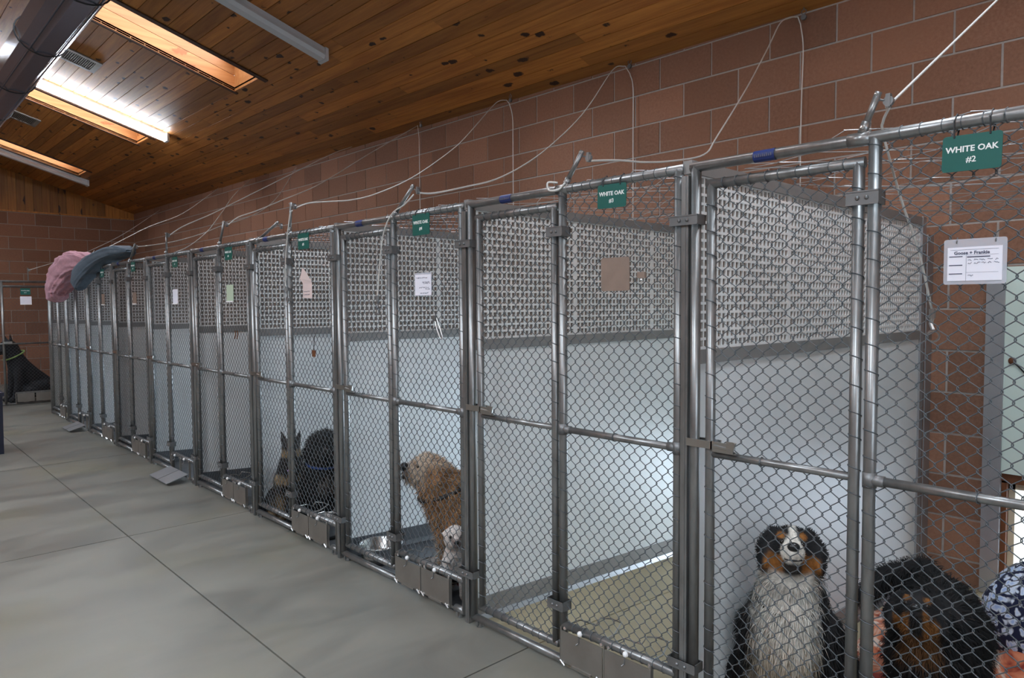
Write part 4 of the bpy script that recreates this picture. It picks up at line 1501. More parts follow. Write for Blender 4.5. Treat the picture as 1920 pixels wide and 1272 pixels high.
def grid_mesh(P, name, closed_u=False):
    nu, nv = P.shape[:2]
    Fc = []
    for i in range(nu if closed_u else nu - 1):
        for j in range(nv - 1):
            k = (i + 1) % nu
            Fc.append((i * nv + j, k * nv + j, k * nv + j + 1, i * nv + j + 1))
    if closed_u:
        Fc.append(tuple(range(0, nu * nv, nv)))
        Fc.append(tuple(range(nv - 1, nu * nv, nv))[::-1])
    m = MB().add(P.reshape(-1, 3), Fc)
    return m.mesh(name, True)


def floor_cloth(name, mat, x0, x1, y0, y1, amp, seed, n=60, hump=0.0):
    X, Y = np.meshgrid(np.linspace(x0, x1, n), np.linspace(y0, y1, n), indexing='ij')
    u, v = (X - x0) / (x1 - x0), (Y - y0) / (y1 - y0)
    e = np.clip(np.minimum(np.minimum(u, 1 - u), np.minimum(v, 1 - v)) * 6, 0, 1)
    X2 = X + 0.05 * np.sin(Y * 9 + seed) * (1 - e)
    Y2 = Y + 0.05 * np.sin(X * 8 + seed) * (1 - e)
    rid = np.abs(noise2(X * 2.2, Y * 2.2, seed))
    Z = np.array([[kfloor(a) for a in row] for row in X2]) + 0.010 + e * (amp * (0.25 + 0.55 * rid) + hump * np.sin(math.pi * u) * np.sin(math.pi * v))
    me = grid_mesh(np.stack([X2, Y2, Z], 2), name)
    o = link(name, me, mat)
    sm = o.modifiers.new('thickness', 'SOLIDIFY')
    sm.thickness = 0.008
    return o


tag(floor_cloth('floor_blanket', 'orange', 0.85, 2.2, 0.30, 1.28, 0.10, 1.3), 'rumpled orange patterned blanket on the nearest kennel floor', 'blanket')
tag(floor_cloth('floor_blanket', 'mauve', 1.55, 2.10, 1.02, 1.30, 0.10, 4.1, 40, 0.06), 'crumpled mauve grey blanket heaped against the divider', 'blanket')


def lump(name, mat, c, rad, seed, amp, p=2.6, n=48):
    th = np.linspace(0, 2 * math.pi, n, endpoint=False)
    ph = np.linspace(-math.pi / 2 + 0.02, math.pi / 2 - 0.02, n // 2)
    T, P_ = np.meshgrid(th, ph, indexing='ij')
    f = lambda w, q: np.sign(w) * np.abs(w) ** (2 / q)
    x = rad[0] * f(np.cos(P_), p) * f(np.cos(T), p)
    y = rad[1] * f(np.cos(P_), p) * f(np.sin(T), p)
    z = rad[2] * f(np.sin(P_), p)
    k = 1 + amp * noise2(x * 4, y * 4 + z * 3, seed)
    P3 = np.stack([x * k, y * k, z * k], 2)
    me = grid_mesh(P3, name, True)
    return link(name, me, mat, None, c)


tag(lump('dog_bed', 'floral', (1.62, 0.50, 0.13), (0.26, 0.31, 0.235), 2.0, 0.05), 'puffy navy and white floral bed by the dog door', 'dog bed')


def draped(name, mat, path, half_t, half_x, x_c, seed, lab, amp, ends):
    """Thick folded cloth swept along a path in the fence plane."""
    C = spline([(0, a, b_) for a, b_ in path], 18)
    n = len(C)
    T = np.gradient(C, axis=0)
    T /= np.linalg.norm(T, axis=1)[:, None]
    N = np.stack([np.zeros(n), -T[:, 2], T[:, 1]], 1)
    m = 72
    q = np.linspace(0, 2 * math.pi, m, endpoint=False)
    f = lambda w: np.sign(w) * np.abs(w) ** 0.62
    P = np.zeros((m, n, 3))
    for i in range(n):
        s = i / (n - 1)
        cap = min(1.0, (min(s, 1 - s) / 0.08 + 0.04)) ** 0.45
        ht = np.interp(s, np.linspace(0, 1, len(half_t)), half_t) * cap
        hx = np.interp(s, np.linspace(0, 1, len(half_x)), half_x) * cap
        xc = np.interp(s, np.linspace(0, 1, len(x_c)), x_c)
        k = 1 + amp * noise2(q * 2 + s * 3, np.full(m, s * 4), seed) + amp * 0.5 * np.sin(q * 9 + s * 26 + seed) * np.cos(s * 17 - q * 3)
        P[:, i] = C[i] + N[i] * (f(np.sin(q)) * ht * k)[:, None] + np.array([1, 0, 0]) * ((f(np.cos(q)) * hx * k) + xc)[:, None]
    base = C[n // 2].copy()
    me = grid_mesh(P - base, name, True)
    return tag(link(name, me, mat, None, tuple(base)), lab, 'blanket')


draped('hanging_blanket', 'pink', [(10.45, 1.58), (10.45, 1.75), (10.32, 1.92), (10.05, 2.05), (9.65, 2.06)], [0.17, 0.20, 0.20, 0.15, 0.09], [0.10, 0.11, 0.13, 0.14, 0.12],
       [-0.15, -0.15, -0.10, -0.02, 0.06], 1.7, 'dusty pink blanket folded over the far top rail', 0.085, True)
pad = draped('hanging_pad', 'pad', [(9.50, 1.73), (9.42, 1.86), (9.18, 1.98), (8.8, 2.06), (8.35, 2.10), (8.0, 2.09)], [0.13, 0.13, 0.11, 0.08, 0.065, 0.05], [0.07, 0.08, 0.10, 0.12, 0.12, 0.10],
             [-0.12, -0.11, -0.05, 0.0, 0.03, 0.03], 3.1, 'slate blue padded mat with a white tag draped over the rail', 0.03, True)
m = MB()
m.add([(-0.115, -0.02, 0.02), (-0.115, -0.22, 0.085), (-0.10, -0.22, 0.12), (-0.10, -0.02, 0.055)], [(0, 1, 2, 3)])
m.add([(-0.112, -0.02, 0.02), (-0.112, -0.22, 0.085), (-0.097, -0.22, 0.12), (-0.097, -0.02, 0.055)], [(3, 2, 1, 0)])
m.build('care_tag', 'white_cap', pad)

# ------------------------------------------------------------------ dogs


def icosphere():
    t = (1 + 5 ** 0.5) / 2
    v = [(-1, t, 0), (1, t, 0), (-1, -t, 0), (1, -t, 0), (0, -1, t), (0, 1, t), (0, -1, -t), (0, 1, -t), (t, 0, -1), (t, 0, 1), (-t, 0, -1), (-t, 0, 1)]
    v = [tuple(np.array(p) / np.linalg.norm(p)) for p in v]
    f = [(0, 11, 5), (0, 5, 1), (0, 1, 7), (0, 7, 10), (0, 10, 11), (1, 5, 9), (5, 11, 4), (11, 10, 2), (10, 7, 6), (7, 1, 8),
         (3, 9, 4), (3, 4, 2), (3, 2, 6), (3, 6, 8), (3, 8, 9), (4, 9, 5), (2, 4, 11), (6, 2, 10), (8, 6, 7), (9, 8, 1)]
    for _ in range(2):
        cache, nf = {}, []

        def midp(a, b_):
            key = (min(a, b_), max(a, b_))
            if key not in cache:
                p = np.array(v[a]) + np.array(v[b_])
                v.append(tuple(p / np.linalg.norm(p)))
                cache[key] = len(v) - 1
            return cache[key]
        for a, b_, c in f:
            ab, bc, ca = midp(a, b_), midp(b_, c), midp(c, a)
            nf += [(a, ab, ca), (b_, bc, ab), (c, ca, bc), (ab, bc, ca)]
        f = nf
    return np.array(v), f


ICO_V, ICO_F = icosphere()


def body_mesh(caps, voxel, smooth):
    """One continuous skin over tapered limbs: caps = (p0, r0, p1, r1[, flatten axis, factor])."""
    m = MB()
    for c in caps:
        p0, r0, p1, r1 = np.array(c[0], float), c[1], np.array(c[2], float), c[3]
        L = np.linalg.norm(p1 - p0)
        n = max(1, int(L / (0.35 * min(r0, r1))) + 1)
        for t in np.linspace(0, 1, n + 1):
            V = ICO_V * (r0 + (r1 - r0) * t)
            if len(c) > 4:
                ax = np.array(c[4], float)
                ax /= np.linalg.norm(ax)
                V = V - np.outer(V @ ax, ax) * (1 - c[5])
            m.add(V + p0 + (p1 - p0) * t, ICO_F)
    me = m.mesh('body')
    ob = bpy.data.objects.new('tmp', me)
    col.objects.link(ob)
    r = ob.modifiers.new('r', 'REMESH')
    r.mode = 'VOXEL'
    r.voxel_size = voxel
    s = ob.modifiers.new('s', 'SMOOTH')
    s.factor = 0.5
    s.iterations = smooth
    bpy.context.view_layer.update()
    out = bpy.data.meshes.new_from_object(ob.evaluated_get(bpy.context.evaluated_depsgraph_get()))
    bpy.data.objects.remove(ob)
    out.polygons.foreach_set('use_smooth', [True] * len(out.polygons))
    return out


def set_col(me, C):
    at = me.color_attributes.new('Col', 'FLOAT_COLOR', 'POINT')
    A = np.ones((len(C), 4), np.float32)
    A[:, :3] = C
    at.data.foreach_set('color', A.ravel())


def make_fur(me, colour, count, length, width, flow, seed, stiff=0.55, curl=0.0):
    rg = np.random.default_rng(seed)
    me.calc_loop_triangles()
    nt = len(me.loop_triangles)
    tri = np.empty(nt * 3, np.int32)
    me.loop_triangles.foreach_get('vertices', tri)
    tri = tri.reshape(-1, 3)
    co = np.empty(len(me.vertices) * 3)
    me.vertices.foreach_get('co', co)
    co = co.reshape(-1, 3)
    A, B, C = co[tri[:, 0]], co[tri[:, 1]], co[tri[:, 2]]
    nn = np.cross(B - A, C - A)
    ar = np.linalg.norm(nn, axis=1)
    nn /= ar[:, None] + 1e-12
    idx = rg.choice(nt, count, p=ar / ar.sum())
    r1, r2 = rg.random(count) ** 0.5, rg.random(count)
    P = A[idx] * (1 - r1)[:, None] + B[idx] * (r1 * (1 - r2))[:, None] + C[idx] * (r1 * r2)[:, None]
    N = nn[idx]
    Fl = flow(P, N)
    Dv = N * stiff + Fl + rg.normal(0, 0.16, (count, 3))
    Dv /= np.linalg.norm(Dv, axis=1)[:, None]
    L = length(P) * rg.uniform(0.6, 1.25, count)
    S = np.cross(Dv, N + rg.normal(0, 0.3, (count, 3)))
    S /= np.linalg.norm(S, axis=1)[:, None] + 1e-9
    w = width * rg.uniform(0.7, 1.3, count)
    b0 = P - N * 0.004
    mid = P + Dv * (L * 0.55)[:, None] + N * (L * 0.10)[:, None]
    tip = P + Dv * L[:, None] + np.array([0, 0, -1.0]) * (L * 0.22)[:, None] + rg.normal(0, 0.004 + curl, (count, 3))
    V = np.stack([b0 - S * w[:, None], b0 + S * w[:, None], mid - S * (w * 0.7)[:, None], mid + S * (w * 0.7)[:, None], tip], 1).reshape(-1, 3)
    o = np.arange(count) * 5
    F3 = np.concatenate([np.stack([o, o + 1, o + 3], 1), np.stack([o, o + 3, o + 2], 1), np.stack([o + 2, o + 3, o + 4], 1)])
    fm = bpy.data.meshes.new('fur')
    fm.vertices.add(len(V))
    fm.vertices.foreach_set('co', V.ravel())
    fm.loops.add(F3.size)
    fm.loops.foreach_set('vertex_index', F3.ravel().astype(np.int32))
    fm.polygons.add(len(F3))
    fm.polygons.foreach_set('loop_start', np.arange(0, F3.size, 3))
    fm.polygons.foreach_set('loop_total', np.full(len(F3), 3))
    fm.update(calc_edges=True)
    Cc = colour(P) * rg.uniform(0.85, 1.12, (count, 1))
    set_col(fm, np.repeat(Cc, 5, axis=0))
    return fm


def make_dog(name, label, loc, rz, caps, colour, eyes, nose, fur, scale=1.0, voxel=0.011, smooth=5, extra=None, group='dogs in the kennels'):
    root = empty(name, loc, rz)
    root.scale = (scale, scale, scale)
    tag(root, label, 'dog', group)
    me = body_mesh(caps, voxel, smooth)
    co = np.empty(len(me.vertices) * 3)
    me.vertices.foreach_get('co', co)
    set_col(me, colour(co.reshape(-1, 3)))
    me.materials.clear()
    link('body', me, 'coat', root)
    if fur:
        f = make_fur(me, colour, *fur)
        tag(link('fur', f, 'fur', root), kind='stuff')
    for e in eyes:
        MB().sphere(e[0], e[1], 10, 7).build('eye', 'eye', root, True)
    MB().sphere(nose[0], nose[1], 12, 8).build('nose', 'nose', root, True)
    if extra:
        extra(root)
    return root


BLK, WHT, TAN = np.array((0.012, 0.011, 0.012)), np.array((0.62, 0.58, 0.52)), np.array((0.30, 0.12, 0.03))


def sst(x, a, b_):
    t = np.clip((x - a) / (b_ - a), 0, 1)
    return (t * t * (3 - 2 * t))[:, None]


def mixc(A, B, t):
    return A * (1 - t) + B * t


def jag(P, s=0.010):
    return s * (np.sin(P[:, 2] * 90 + P[:, 1] * 60) + np.sin(P[:, 1] * 130 - P[:, 0] * 40))


# sitting tricolour dog: local +x is forward, feet on z = 0
H = np.array((0.085, 0.0, 0.648))       # head centre


def on_head(f, l, u, el=math.radians(27)):
    """Head frame: f forwards along the muzzle, l left, u up."""
    f, l, u = f * 0.92, l * 0.90, u * 0.92
    c, s = math.cos(el), math.sin(el)
    return tuple(H + np.array((c * f - s * u, l, s * f + c * u)))


caps = [((-0.25, 0, 0.15), 0.155, (-0.10, 0, 0.27), 0.15), ((-0.10, 0, 0.27), 0.15, (0.0, 0, 0.40), 0.130),
        ((0.0, 0, 0.40), 0.135, (0.045, 0, 0.52), 0.098), ((0.045, 0, 0.52), 0.098, tuple(H - (0.02, 0, 0.02)), 0.078),
        ((0.055, 0, 0.34), 0.115, (0.06, 0, 0.44), 0.105)]
for s in (1, -1):
    caps += [((0.03, s * 0.105, 0.36), 0.072, (0.04, s * 0.10, 0.20), 0.052), ((0.04, s * 0.10, 0.20), 0.052, (0.075, s * 0.095, 0.05), 0.038),
             ((0.075, s * 0.095, 0.035), 0.040, (0.12, s * 0.095, 0.028), 0.034),
             ((-0.20, s * 0.13, 0.16), 0.12, (-0.06, s * 0.155, 0.13), 0.08), ((-0.06, s * 0.155, 0.10), 0.065, (0.02, s * 0.165, 0.035), 0.042), ((0.0, s * 0.165, 0.032), 0.04, (0.07, s * 0.165, 0.03), 0.034)]
    caps += [(on_head(-0.005, s * 0.070, 0.060), 0.032, on_head(-0.01, s * 0.105, 0.01), 0.036, (0.3, 1.0 * s, 0.3), 0.55),
             (on_head(-0.01, s * 0.105, 0.01), 0.036, on_head(0.0, s * 0.105, -0.055), 0.026, (0.3, 1.0 * s, 0.3), 0.55)]
caps += [(on_head(-0.01, 0, 0.0), 0.075, on_head(0.0, 0, 0.022), 0.068), (on_head(0.02, 0, -0.022), 0.052, on_head(0.118, 0, -0.020), 0.032),
         (on_head(0.02, 0, -0.05), 0.045, on_head(0.098, 0, -0.046), 0.025), ((-0.36, 0, 0.07), 0.05, (-0.42, 0.2, 0.05), 0.05)]


def head_uv(P, el=math.radians(27), Hc=H):
    q = P - Hc
    c, s = math.cos(el), math.sin(el)
    return c * q[:, 0] + s * q[:, 2], q[:, 1], -s * q[:, 0] + c * q[:, 2]


def col_tri(P):
    f, l, u = head_uv(P)
    C = np.tile(BLK, (len(P), 1))
    j = jag(P)
    # white bib, chest and belly
    front = sst(P[:, 0] + j, -0.02, 0.05)
    bib = front * (1 - sst(np.abs(P[:, 1] + 0.02) + j, 0.075, 0.115)) * (1 - sst(P[:, 2], 0.545, 0.575)) * sst(P[:, 2], 0.02, 0.08)
    shade = np.clip(0.80 + 0.5 * (P[:, 2] - 0.3), 0.65, 1.0)[:, None]
    lowr = 1 - sst(P[:, 2] + 3 * j, 0.22, 0.42)
    C = mixc(C, mixc(WHT * 1.12, WHT * np.array((0.80, 0.70, 0.58)), lowr), bib)
    # tan cheeks and lower legs
    legs = (1 - sst(P[:, 2] + j, 0.10, 0.20)) * sst(np.abs(P[:, 1]), 0.07, 0.10) * sst(P[:, 0], 0.0, 0.05)
    C = mixc(C, TAN * 0.8, legs * 0.8)
    paws = (1 - sst(P[:, 2], 0.05, 0.09)) * sst(P[:, 0], 0.04, 0.09)
    C = mixc(C, WHT, paws)
    head = sst(P[:, 2], 0.555, 0.585)
    cheek = sst(P[:, 2], 0.525, 0.55) * (1 - sst(u + j * 0.6, -0.030, -0.012)) * sst(np.abs(l), 0.022, 0.036) * (1 - sst(np.abs(l), 0.085, 0.10)) * sst(f, -0.04, 0.0)
    C = mixc(C, TAN, cheek)
    brow = head * sst(0.016 - np.hypot(np.abs(l) - 0.036, u - 0.048), 0.0, 0.006) * sst(f, 0.01, 0.03)
    C = mixc(C, TAN, brow)
    blaze = head * (1 - sst(np.abs(l - 0.002), 0.009, 0.016)) * sst(f, -0.03, 0.0) * sst(u, -0.02, 0.0)
    muz = head * sst(f + 0.5 * u, 0.058, 0.072) * sst(u, -0.062, -0.048) * (1 - sst(np.abs(l) + 0.6 * u, 0.036, 0.046))
    C = mixc(C, WHT * 1.15, np.clip(blaze + muz, 0, 1))
    throat = (1 - sst(P[:, 2], 0.575, 0.600)) * sst(P[:, 2], 0.50, 0.54) * sst(P[:, 0], 0.03, 0.07) * (1 - sst(np.abs(P[:, 1]), 0.06, 0.09))
    C = mixc(C, WHT * 0.9, throat)
    chin = head * sst(f, 0.05, 0.07) * (1 - sst(u, -0.068, -0.055))
    C = mixc(C, np.array((0.05, 0.04, 0.035)), chin * 0.8)
    return C


def flow_sit(P, N):
    F_ = np.tile(np.array((0.0, 0.0, -0.85)), (len(P), 1))
    hd = sst(P[:, 2], 0.53, 0.58)
    back = np.tile(np.array((-0.75, 0, 0.05)), (len(P), 1)) + N * 0.0
    return F_ * (1 - hd) + back * hd


def len_sit(P):
    f, l, u = head_uv(P)
    face = (sst(P[:, 2], 0.55, 0.58) * sst(f, -0.02, 0.04))[:, 0]
    legs = (1 - sst(P[:, 2], 0.06, 0.16))[:, 0]
    hd = sst(P[:, 2], 0.56, 0.60)[:, 0]
    return 0.050 * (1 - face * 0.80) * (1 - 0.55 * legs) * (1 - 0.62 * hd)


def tri_extra(root):
    MB().tube([on_head(0.112, 0.03, -0.045), on_head(0.135, 0.0, -0.052), on_head(0.112, -0.03, -0.045)], 0.0035, 6).build('mouth', 'nose', root, True)
    t = np.linspace(0, 2 * math.pi, 22)
    MB().tube([(0.03 + 0.128 * math.cos(q), 0.118 * math.sin(q), 0.475 - 0.035 * math.cos(q)) for q in t], 0.009, 6).build('collar', 'black', root, True)


K2 = (0.36, 1.165)
make_dog('tricolour_dog', 'black, white and tan dog sitting upright and looking up, white chest', (K2[0], K2[1] - 0.02, kfloor(K2[0])), math.radians(-152), caps, col_tri,
         [(on_head(0.060, 0.037, 0.022), 0.0105), (on_head(0.060, -0.037, 0.022), 0.0105)], (on_head(0.150, 0, -0.006), (0.016, 0.021, 0.016)),
         (46000, len_sit, 0.0012, flow_sit, 5, 0.30), 1.0, 0.010, 4, tri_extra)

# second dog, rump raised behind a tilted-up head, mostly black
H2 = np.array((0.23, -0.085, 0.665))
EL2 = math.radians(32)


def oh2(f, l, u):
    c, s = math.cos(EL2), math.sin(EL2)
    return tuple(H2 + np.array((c * f - s * u, l, s * f + c * u)))


caps = [((-0.30, 0.0, 0.50), 0.15, (-0.02, 0.0, 0.52), 0.155), ((-0.02, 0.0, 0.50), 0.15, (0.10, -0.05, 0.46), 0.125), ((0.08, -0.04, 0.50), 0.12, (0.20, -0.08, 0.63), 0.092),
        (oh2(-0.01, 0, 0), 0.082, oh2(0.0, 0, 0.02), 0.076), (oh2(0.02, 0, -0.022), 0.056, oh2(0.115, 0, -0.02), 0.035), (oh2(0.02, 0, -0.05), 0.045, oh2(0.095, 0, -0.046), 0.026),
        ((-0.38, 0, 0.55), 0.06, (-0.50, -0.08, 0.62), 0.05), ((-0.50, -0.08, 0.62), 0.05, (-0.48, -0.24, 0.56), 0.045), ((-0.48, -0.24, 0.56), 0.045, (-0.42, -0.36, 0.44), 0.028)]
for s in (1, -1):
    caps += [((0.02, -0.02 + s * 0.10, 0.42), 0.08, (0.01, -0.02 + s * 0.105, 0.22), 0.055), ((0.01, -0.02 + s * 0.105, 0.22), 0.055, (0.02, -0.02 + s * 0.105, 0.04), 0.042), ((0.02, -0.02 + s * 0.105, 0.035), 0.042, (0.07, -0.02 + s * 0.105, 0.03), 0.035),
             ((-0.32, s * 0.09, 0.42), 0.11, (-0.26, s * 0.11, 0.27), 0.075), ((-0.26, s * 0.11, 0.27), 0.07, (-0.40, s * 0.11, 0.16), 0.042), ((-0.40, s * 0.11, 0.16), 0.042, (-0.37, s * 0.11, 0.04), 0.038), ((-0.37, s * 0.11, 0.035), 0.04, (-0.31, s * 0.11, 0.03), 0.034),
             (oh2(-0.005, s * 0.068, 0.055), 0.032, oh2(-0.01, s * 0.10, 0.0), 0.036, (0.3, s, 0.3), 0.55), (oh2(-0.01, s * 0.10, 0.0), 0.036, oh2(0.0, s * 0.10, -0.06), 0.026, (0.3, s, 0.3), 0.55)]


def col_dark(P):
    f, l, u = head_uv(P, EL2, H2)
    C = np.tile(BLK * 0.9, (len(P), 1))
    j = jag(P, 0.006)
    hd = sst(0.19 - np.hypot(np.hypot(f - 0.03, l), u), 0.0, 0.03)
    ck = hd * (1 - sst(u + j, -0.030, -0.012)) * sst(np.abs(l), 0.016, 0.03) * (1 - sst(np.abs(l), 0.075, 0.09)) * sst(f, -0.03, 0.01)
    C = mixc(C, TAN * 0.8, ck)
    br = hd * sst(0.015 - np.hypot(np.abs(l) - 0.036, u - 0.046), 0, 0.006) * sst(f, 0.01, 0.03)
    C = mixc(C, TAN * 0.7, br)
    th = sst(P[:, 0], 0.16, 0.20) * (1 - sst(P[:, 2] + j, 0.58, 0.62)) * sst(P[:, 2] + j, 0.44, 0.50) * (1 - sst(np.abs(P[:, 1] + 0.07), 0.05, 0.08))
    return mixc(C, TAN * 0.45, th * 0.8)


def flow_stand(P, N):
    return np.tile(np.array((-0.30, 0, -0.55)), (len(P), 1))


def len_dark(P):
    f, l, u = head_uv(P, EL2, H2)
    hd = sst(0.17 - np.hypot(np.hypot(f - 0.03, l), u), 0.0, 0.03)[:, 0]
    return 0.060 - 0.046 * hd


make_dog('black_and_tan_dog', 'shaggy black and tan dog, muzzle tilted up, beside the floral bed', (0.58, 0.715, kfloor(0.58)), math.radians(-165), caps, col_dark,
         [(oh2(0.060, 0.037, 0.022), 0.0105), (oh2(0.060, -0.037, 0.022), 0.0105)], (oh2(0.147, 0, -0.006), (0.016, 0.021, 0.016)),
         (40000, len_dark, 0.0014, flow_stand, 6, 0.45), 0.79, 0.012, 4)

# golden curly dog standing, nose up to the left
H3 = np.array((0.13, 0.0, 0.665))
EL3 = math.radians(12)


def oh3(f, l, u):
    c, s = math.cos(EL3), math.sin(EL3)
    return tuple(H3 + np.array((c * f - s * u, l, s * f + c * u)))


caps = [((-0.62, 0, 0.47), 0.15, (-0.3, 0, 0.47), 0.16), ((-0.3, 0, 0.47), 0.16, (-0.03, 0, 0.45), 0.175), ((-0.02, 0, 0.47), 0.165, (0.07, 0, 0.58), 0.125), ((0.07, 0, 0.58), 0.125, (0.11, 0, 0.65), 0.105),
        (oh3(0, 0, 0), 0.098, oh3(0.02, 0, 0.02), 0.085), (oh3(0.04, 0, -0.015), 0.068, oh3(0.105, 0, -0.02), 0.052), (oh3(0.04, 0, -0.05), 0.05, oh3(0.09, 0, -0.058), 0.036), ((-0.72, 0, 0.52), 0.05, (-0.85, 0, 0.66), 0.05)]
for s in (1, -1):
    caps += [((0.0, s * 0.10, 0.40), 0.085, (0.01, s * 0.10, 0.22), 0.065), ((0.01, s * 0.10, 0.22), 0.062, (0.03 + 0.03 * s, s * 0.09, 0.05), 0.052), ((0.03 + 0.03 * s, s * 0.09, 0.04), 0.05, (0.09 + 0.03 * s, s * 0.09, 0.032), 0.04),
             ((-0.62, s * 0.09, 0.42), 0.11, (-0.55, s * 0.11, 0.28), 0.08), ((-0.55, s * 0.11, 0.28), 0.075, (-0.70, s * 0.11, 0.17), 0.052), ((-0.70, s * 0.11, 0.17), 0.052, (-0.66, s * 0.11, 0.04), 0.048), ((-0.66, s * 0.11, 0.038), 0.046, (-0.60, s * 0.11, 0.03), 0.04),
             (oh3(-0.03, s * 0.085, 0.04), 0.042, oh3(-0.04, s * 0.115, -0.06), 0.05, (0, 1, 0), 0.55), (oh3(-0.04, s * 0.115, -0.06), 0.05, oh3(-0.03, s * 0.105, -0.12), 0.034, (0, 1, 0), 0.55)]
GOLD, CREAM = np.array((0.34, 0.19, 0.095)), np.array((0.60, 0.48, 0.37))


def col_gold(P):
    f, l, u = head_uv(P, EL3, H3)
    n_ = (0.5 + 0.25 * np.sin(P[:, 0] * 40 + P[:, 2] * 33) + 0.25 * np.sin(P[:, 2] * 60 - P[:, 1] * 50))[:, None]
    C = np.tile(GOLD, (len(P), 1)) * (0.75 + 0.5 * n_)
    face = sst(f, 0.0, 0.06) * sst(P[:, 2], 0.55, 0.60)
    C = mixc(C, CREAM, face * 0.85)
    top = sst(u, 0.03, 0.07) * sst(P[:, 2], 0.66, 0.70)
    C = mixc(C, CREAM, top * 0.6)
    muz = sst(f, 0.115, 0.135) * sst(P[:, 2], 0.55, 0.6)
    C = mixc(C, np.array((0.10, 0.08, 0.07)), muz * 0.7)
    legs = 1 - sst(P[:, 2], 0.18, 0.34)
    return mixc(C, CREAM * 0.72, legs * 0.6)


def gold_extra(root):
    t = np.linspace(0, 2 * math.pi, 22)
    MB().tube([(0.045 + 0.150 * math.cos(q), 0.150 * math.sin(q), 0.55 - 0.05 * math.cos(q)) for q in t], 0.012, 6).build('collar', 'black', root, True)
    MB().tube([oh3(0.115, 0.035, -0.05), oh3(0.148, 0.0, -0.058), oh3(0.115, -0.035, -0.05)], 0.013, 6).build('mouth', 'nose', root, True)


make_dog('golden_dog', 'large curly golden dog with collar, standing with raised muzzle', (0.29, 3.035, kfloor(0.29)), math.radians(149), caps, col_gold,
         [(oh3(0.078, 0.050, 0.028), 0.0135), (oh3(0.078, -0.050, 0.028), 0.0135)], (oh3(0.152, 0, 0.002), (0.027, 0.034, 0.028)),
         (26000, lambda P: np.where(P[:, 2] > 0.57, 0.026, 0.04), 0.0024, lambda P, N: np.tile(np.array((-0.25, 0, -0.45)), (len(P), 1)), 8, 0.6, 0.008), 0.92, 0.013, 4, gold_extra)

# sitting dogs that share a plan: head high, straight forelegs


def sit_caps(head_r, muzzle, ears, body=1.0, neck=0.095, Hh=(0.085, 0, 0.64), el=0.1):
    Hh = np.array(Hh)
    c_, s_ = math.cos(el), math.sin(el)
    oh = lambda f, l, u: tuple(Hh + np.array((c_ * f - s_ * u, l, s_ * f + c_ * u)))
    cp = [((-0.24, 0, 0.15), 0.15 * body, (-0.10, 0, 0.27), 0.15 * body), ((-0.10, 0, 0.27), 0.15 * body, (0.0, 0, 0.40), 0.13 * body),
          ((0.0, 0, 0.40), 0.13 * body, (0.045, 0, 0.52), neck), ((0.045, 0, 0.52), neck, tuple(Hh - np.array((0.02, 0, 0.02))), head_r),
          (oh(0, 0, 0), head_r, oh(0.02, 0, 0.02), head_r * 0.9), (oh(0.03, 0, -0.025), head_r * 0.66, oh(muzzle, 0, -0.03), head_r * 0.42)]
    for s in (1, -1):
        cp += [((0.03, s * 0.09 * body, 0.36), 0.065 * body, (0.04, s * 0.09 * body, 0.20), 0.048), ((0.04, s * 0.09 * body, 0.20), 0.048, (0.075, s * 0.085 * body, 0.05), 0.036), ((0.075, s * 0.085 * body, 0.035), 0.038, (0.12, s * 0.085 * body, 0.028), 0.033),
               ((-0.20, s * 0.12 * body, 0.15), 0.11 * body, (-0.06, s * 0.16 * body, 0.12), 0.08), ((-0.06, s * 0.16 * body, 0.10), 0.065, (0.04, s * 0.17 * body, 0.032), 0.038)]
        if ears == 'erect':
            cp += [(oh(-0.01, s * 0.055, 0.06), 0.034, oh(-0.012, s * 0.082, 0.155), 0.010, (1, 0, 0), 0.5)]
        elif ears == 'flop':
            cp += [(oh(-0.005, s * (head_r * 0.8), 0.045), 0.036, oh(-0.01, s * (head_r * 1.22), -0.06), 0.034, (0.3, s, 0.2), 0.55)]
        else:
            cp += [(oh(-0.02, s * 0.075, 0.05), 0.030, oh(-0.03, s * 0.135, 0.035), 0.012, (1, 0, 0.3), 0.5)]
    cp += [((-0.36, 0, 0.06), 0.04, (-0.42, 0.16, 0.05), 0.035)]
    return cp, oh


cp, oh = sit_caps(0.082, 0.135, 'erect')


def col_shep(P):
    q = P - np.array((0.085, 0, 0.64))
    C = np.tile(np.array((0.022, 0.018, 0.016)), (len(P), 1))
    fawn = np.array((0.30, 0.21, 0.12))
    j = jag(P)
    ck = sst(P[:, 2], 0.555, 0.58) * (1 - sst(q[:, 2] + j * 0.5, -0.025, 0.01)) * sst(np.abs(P[:, 1]) + q[:, 0] * 0.2, 0.025, 0.045)
    C = mixc(C, fawn, ck)
    bib = sst(P[:, 0] + j, 0.03, 0.07) * sst(P[:, 2], 0.30, 0.34) * (1 - sst(P[:, 2] + j, 0.38, 0.42))
    C = mixc(C, fawn * 1.1, bib)
    lg = (1 - sst(P[:, 2], 0.18, 0.26)) * sst(P[:, 0], 0.0, 0.04)
    return mixc(C, fawn * 0.55, lg)


def purple_tag(root):
    MB().sphere((0.165, -0.02, 0.455), (0.014, 0.02, 0.014), 8, 6).build('collar_tag', 'collar_purple', root, True)


make_dog('shepherd_dog', 'black and fawn prick-eared dog sitting behind the gate post', (0.19, 4.765, kfloor(0.19)), math.radians(-114), cp, col_shep,
         [(oh(0.068, 0.034, 0.022), 0.010), (oh(0.068, -0.034, 0.022), 0.010)], (oh(0.168, 0, -0.015), (0.016, 0.02, 0.015)),
         (12000, lambda P: np.where(P[:, 2] > 0.56, 0.012, 0.03), 0.002, lambda P, N: np.tile(np.array((-0.2, 0, -0.8)), (len(P), 1)), 10, 0.3), 0.79, 0.012, 4, purple_tag)

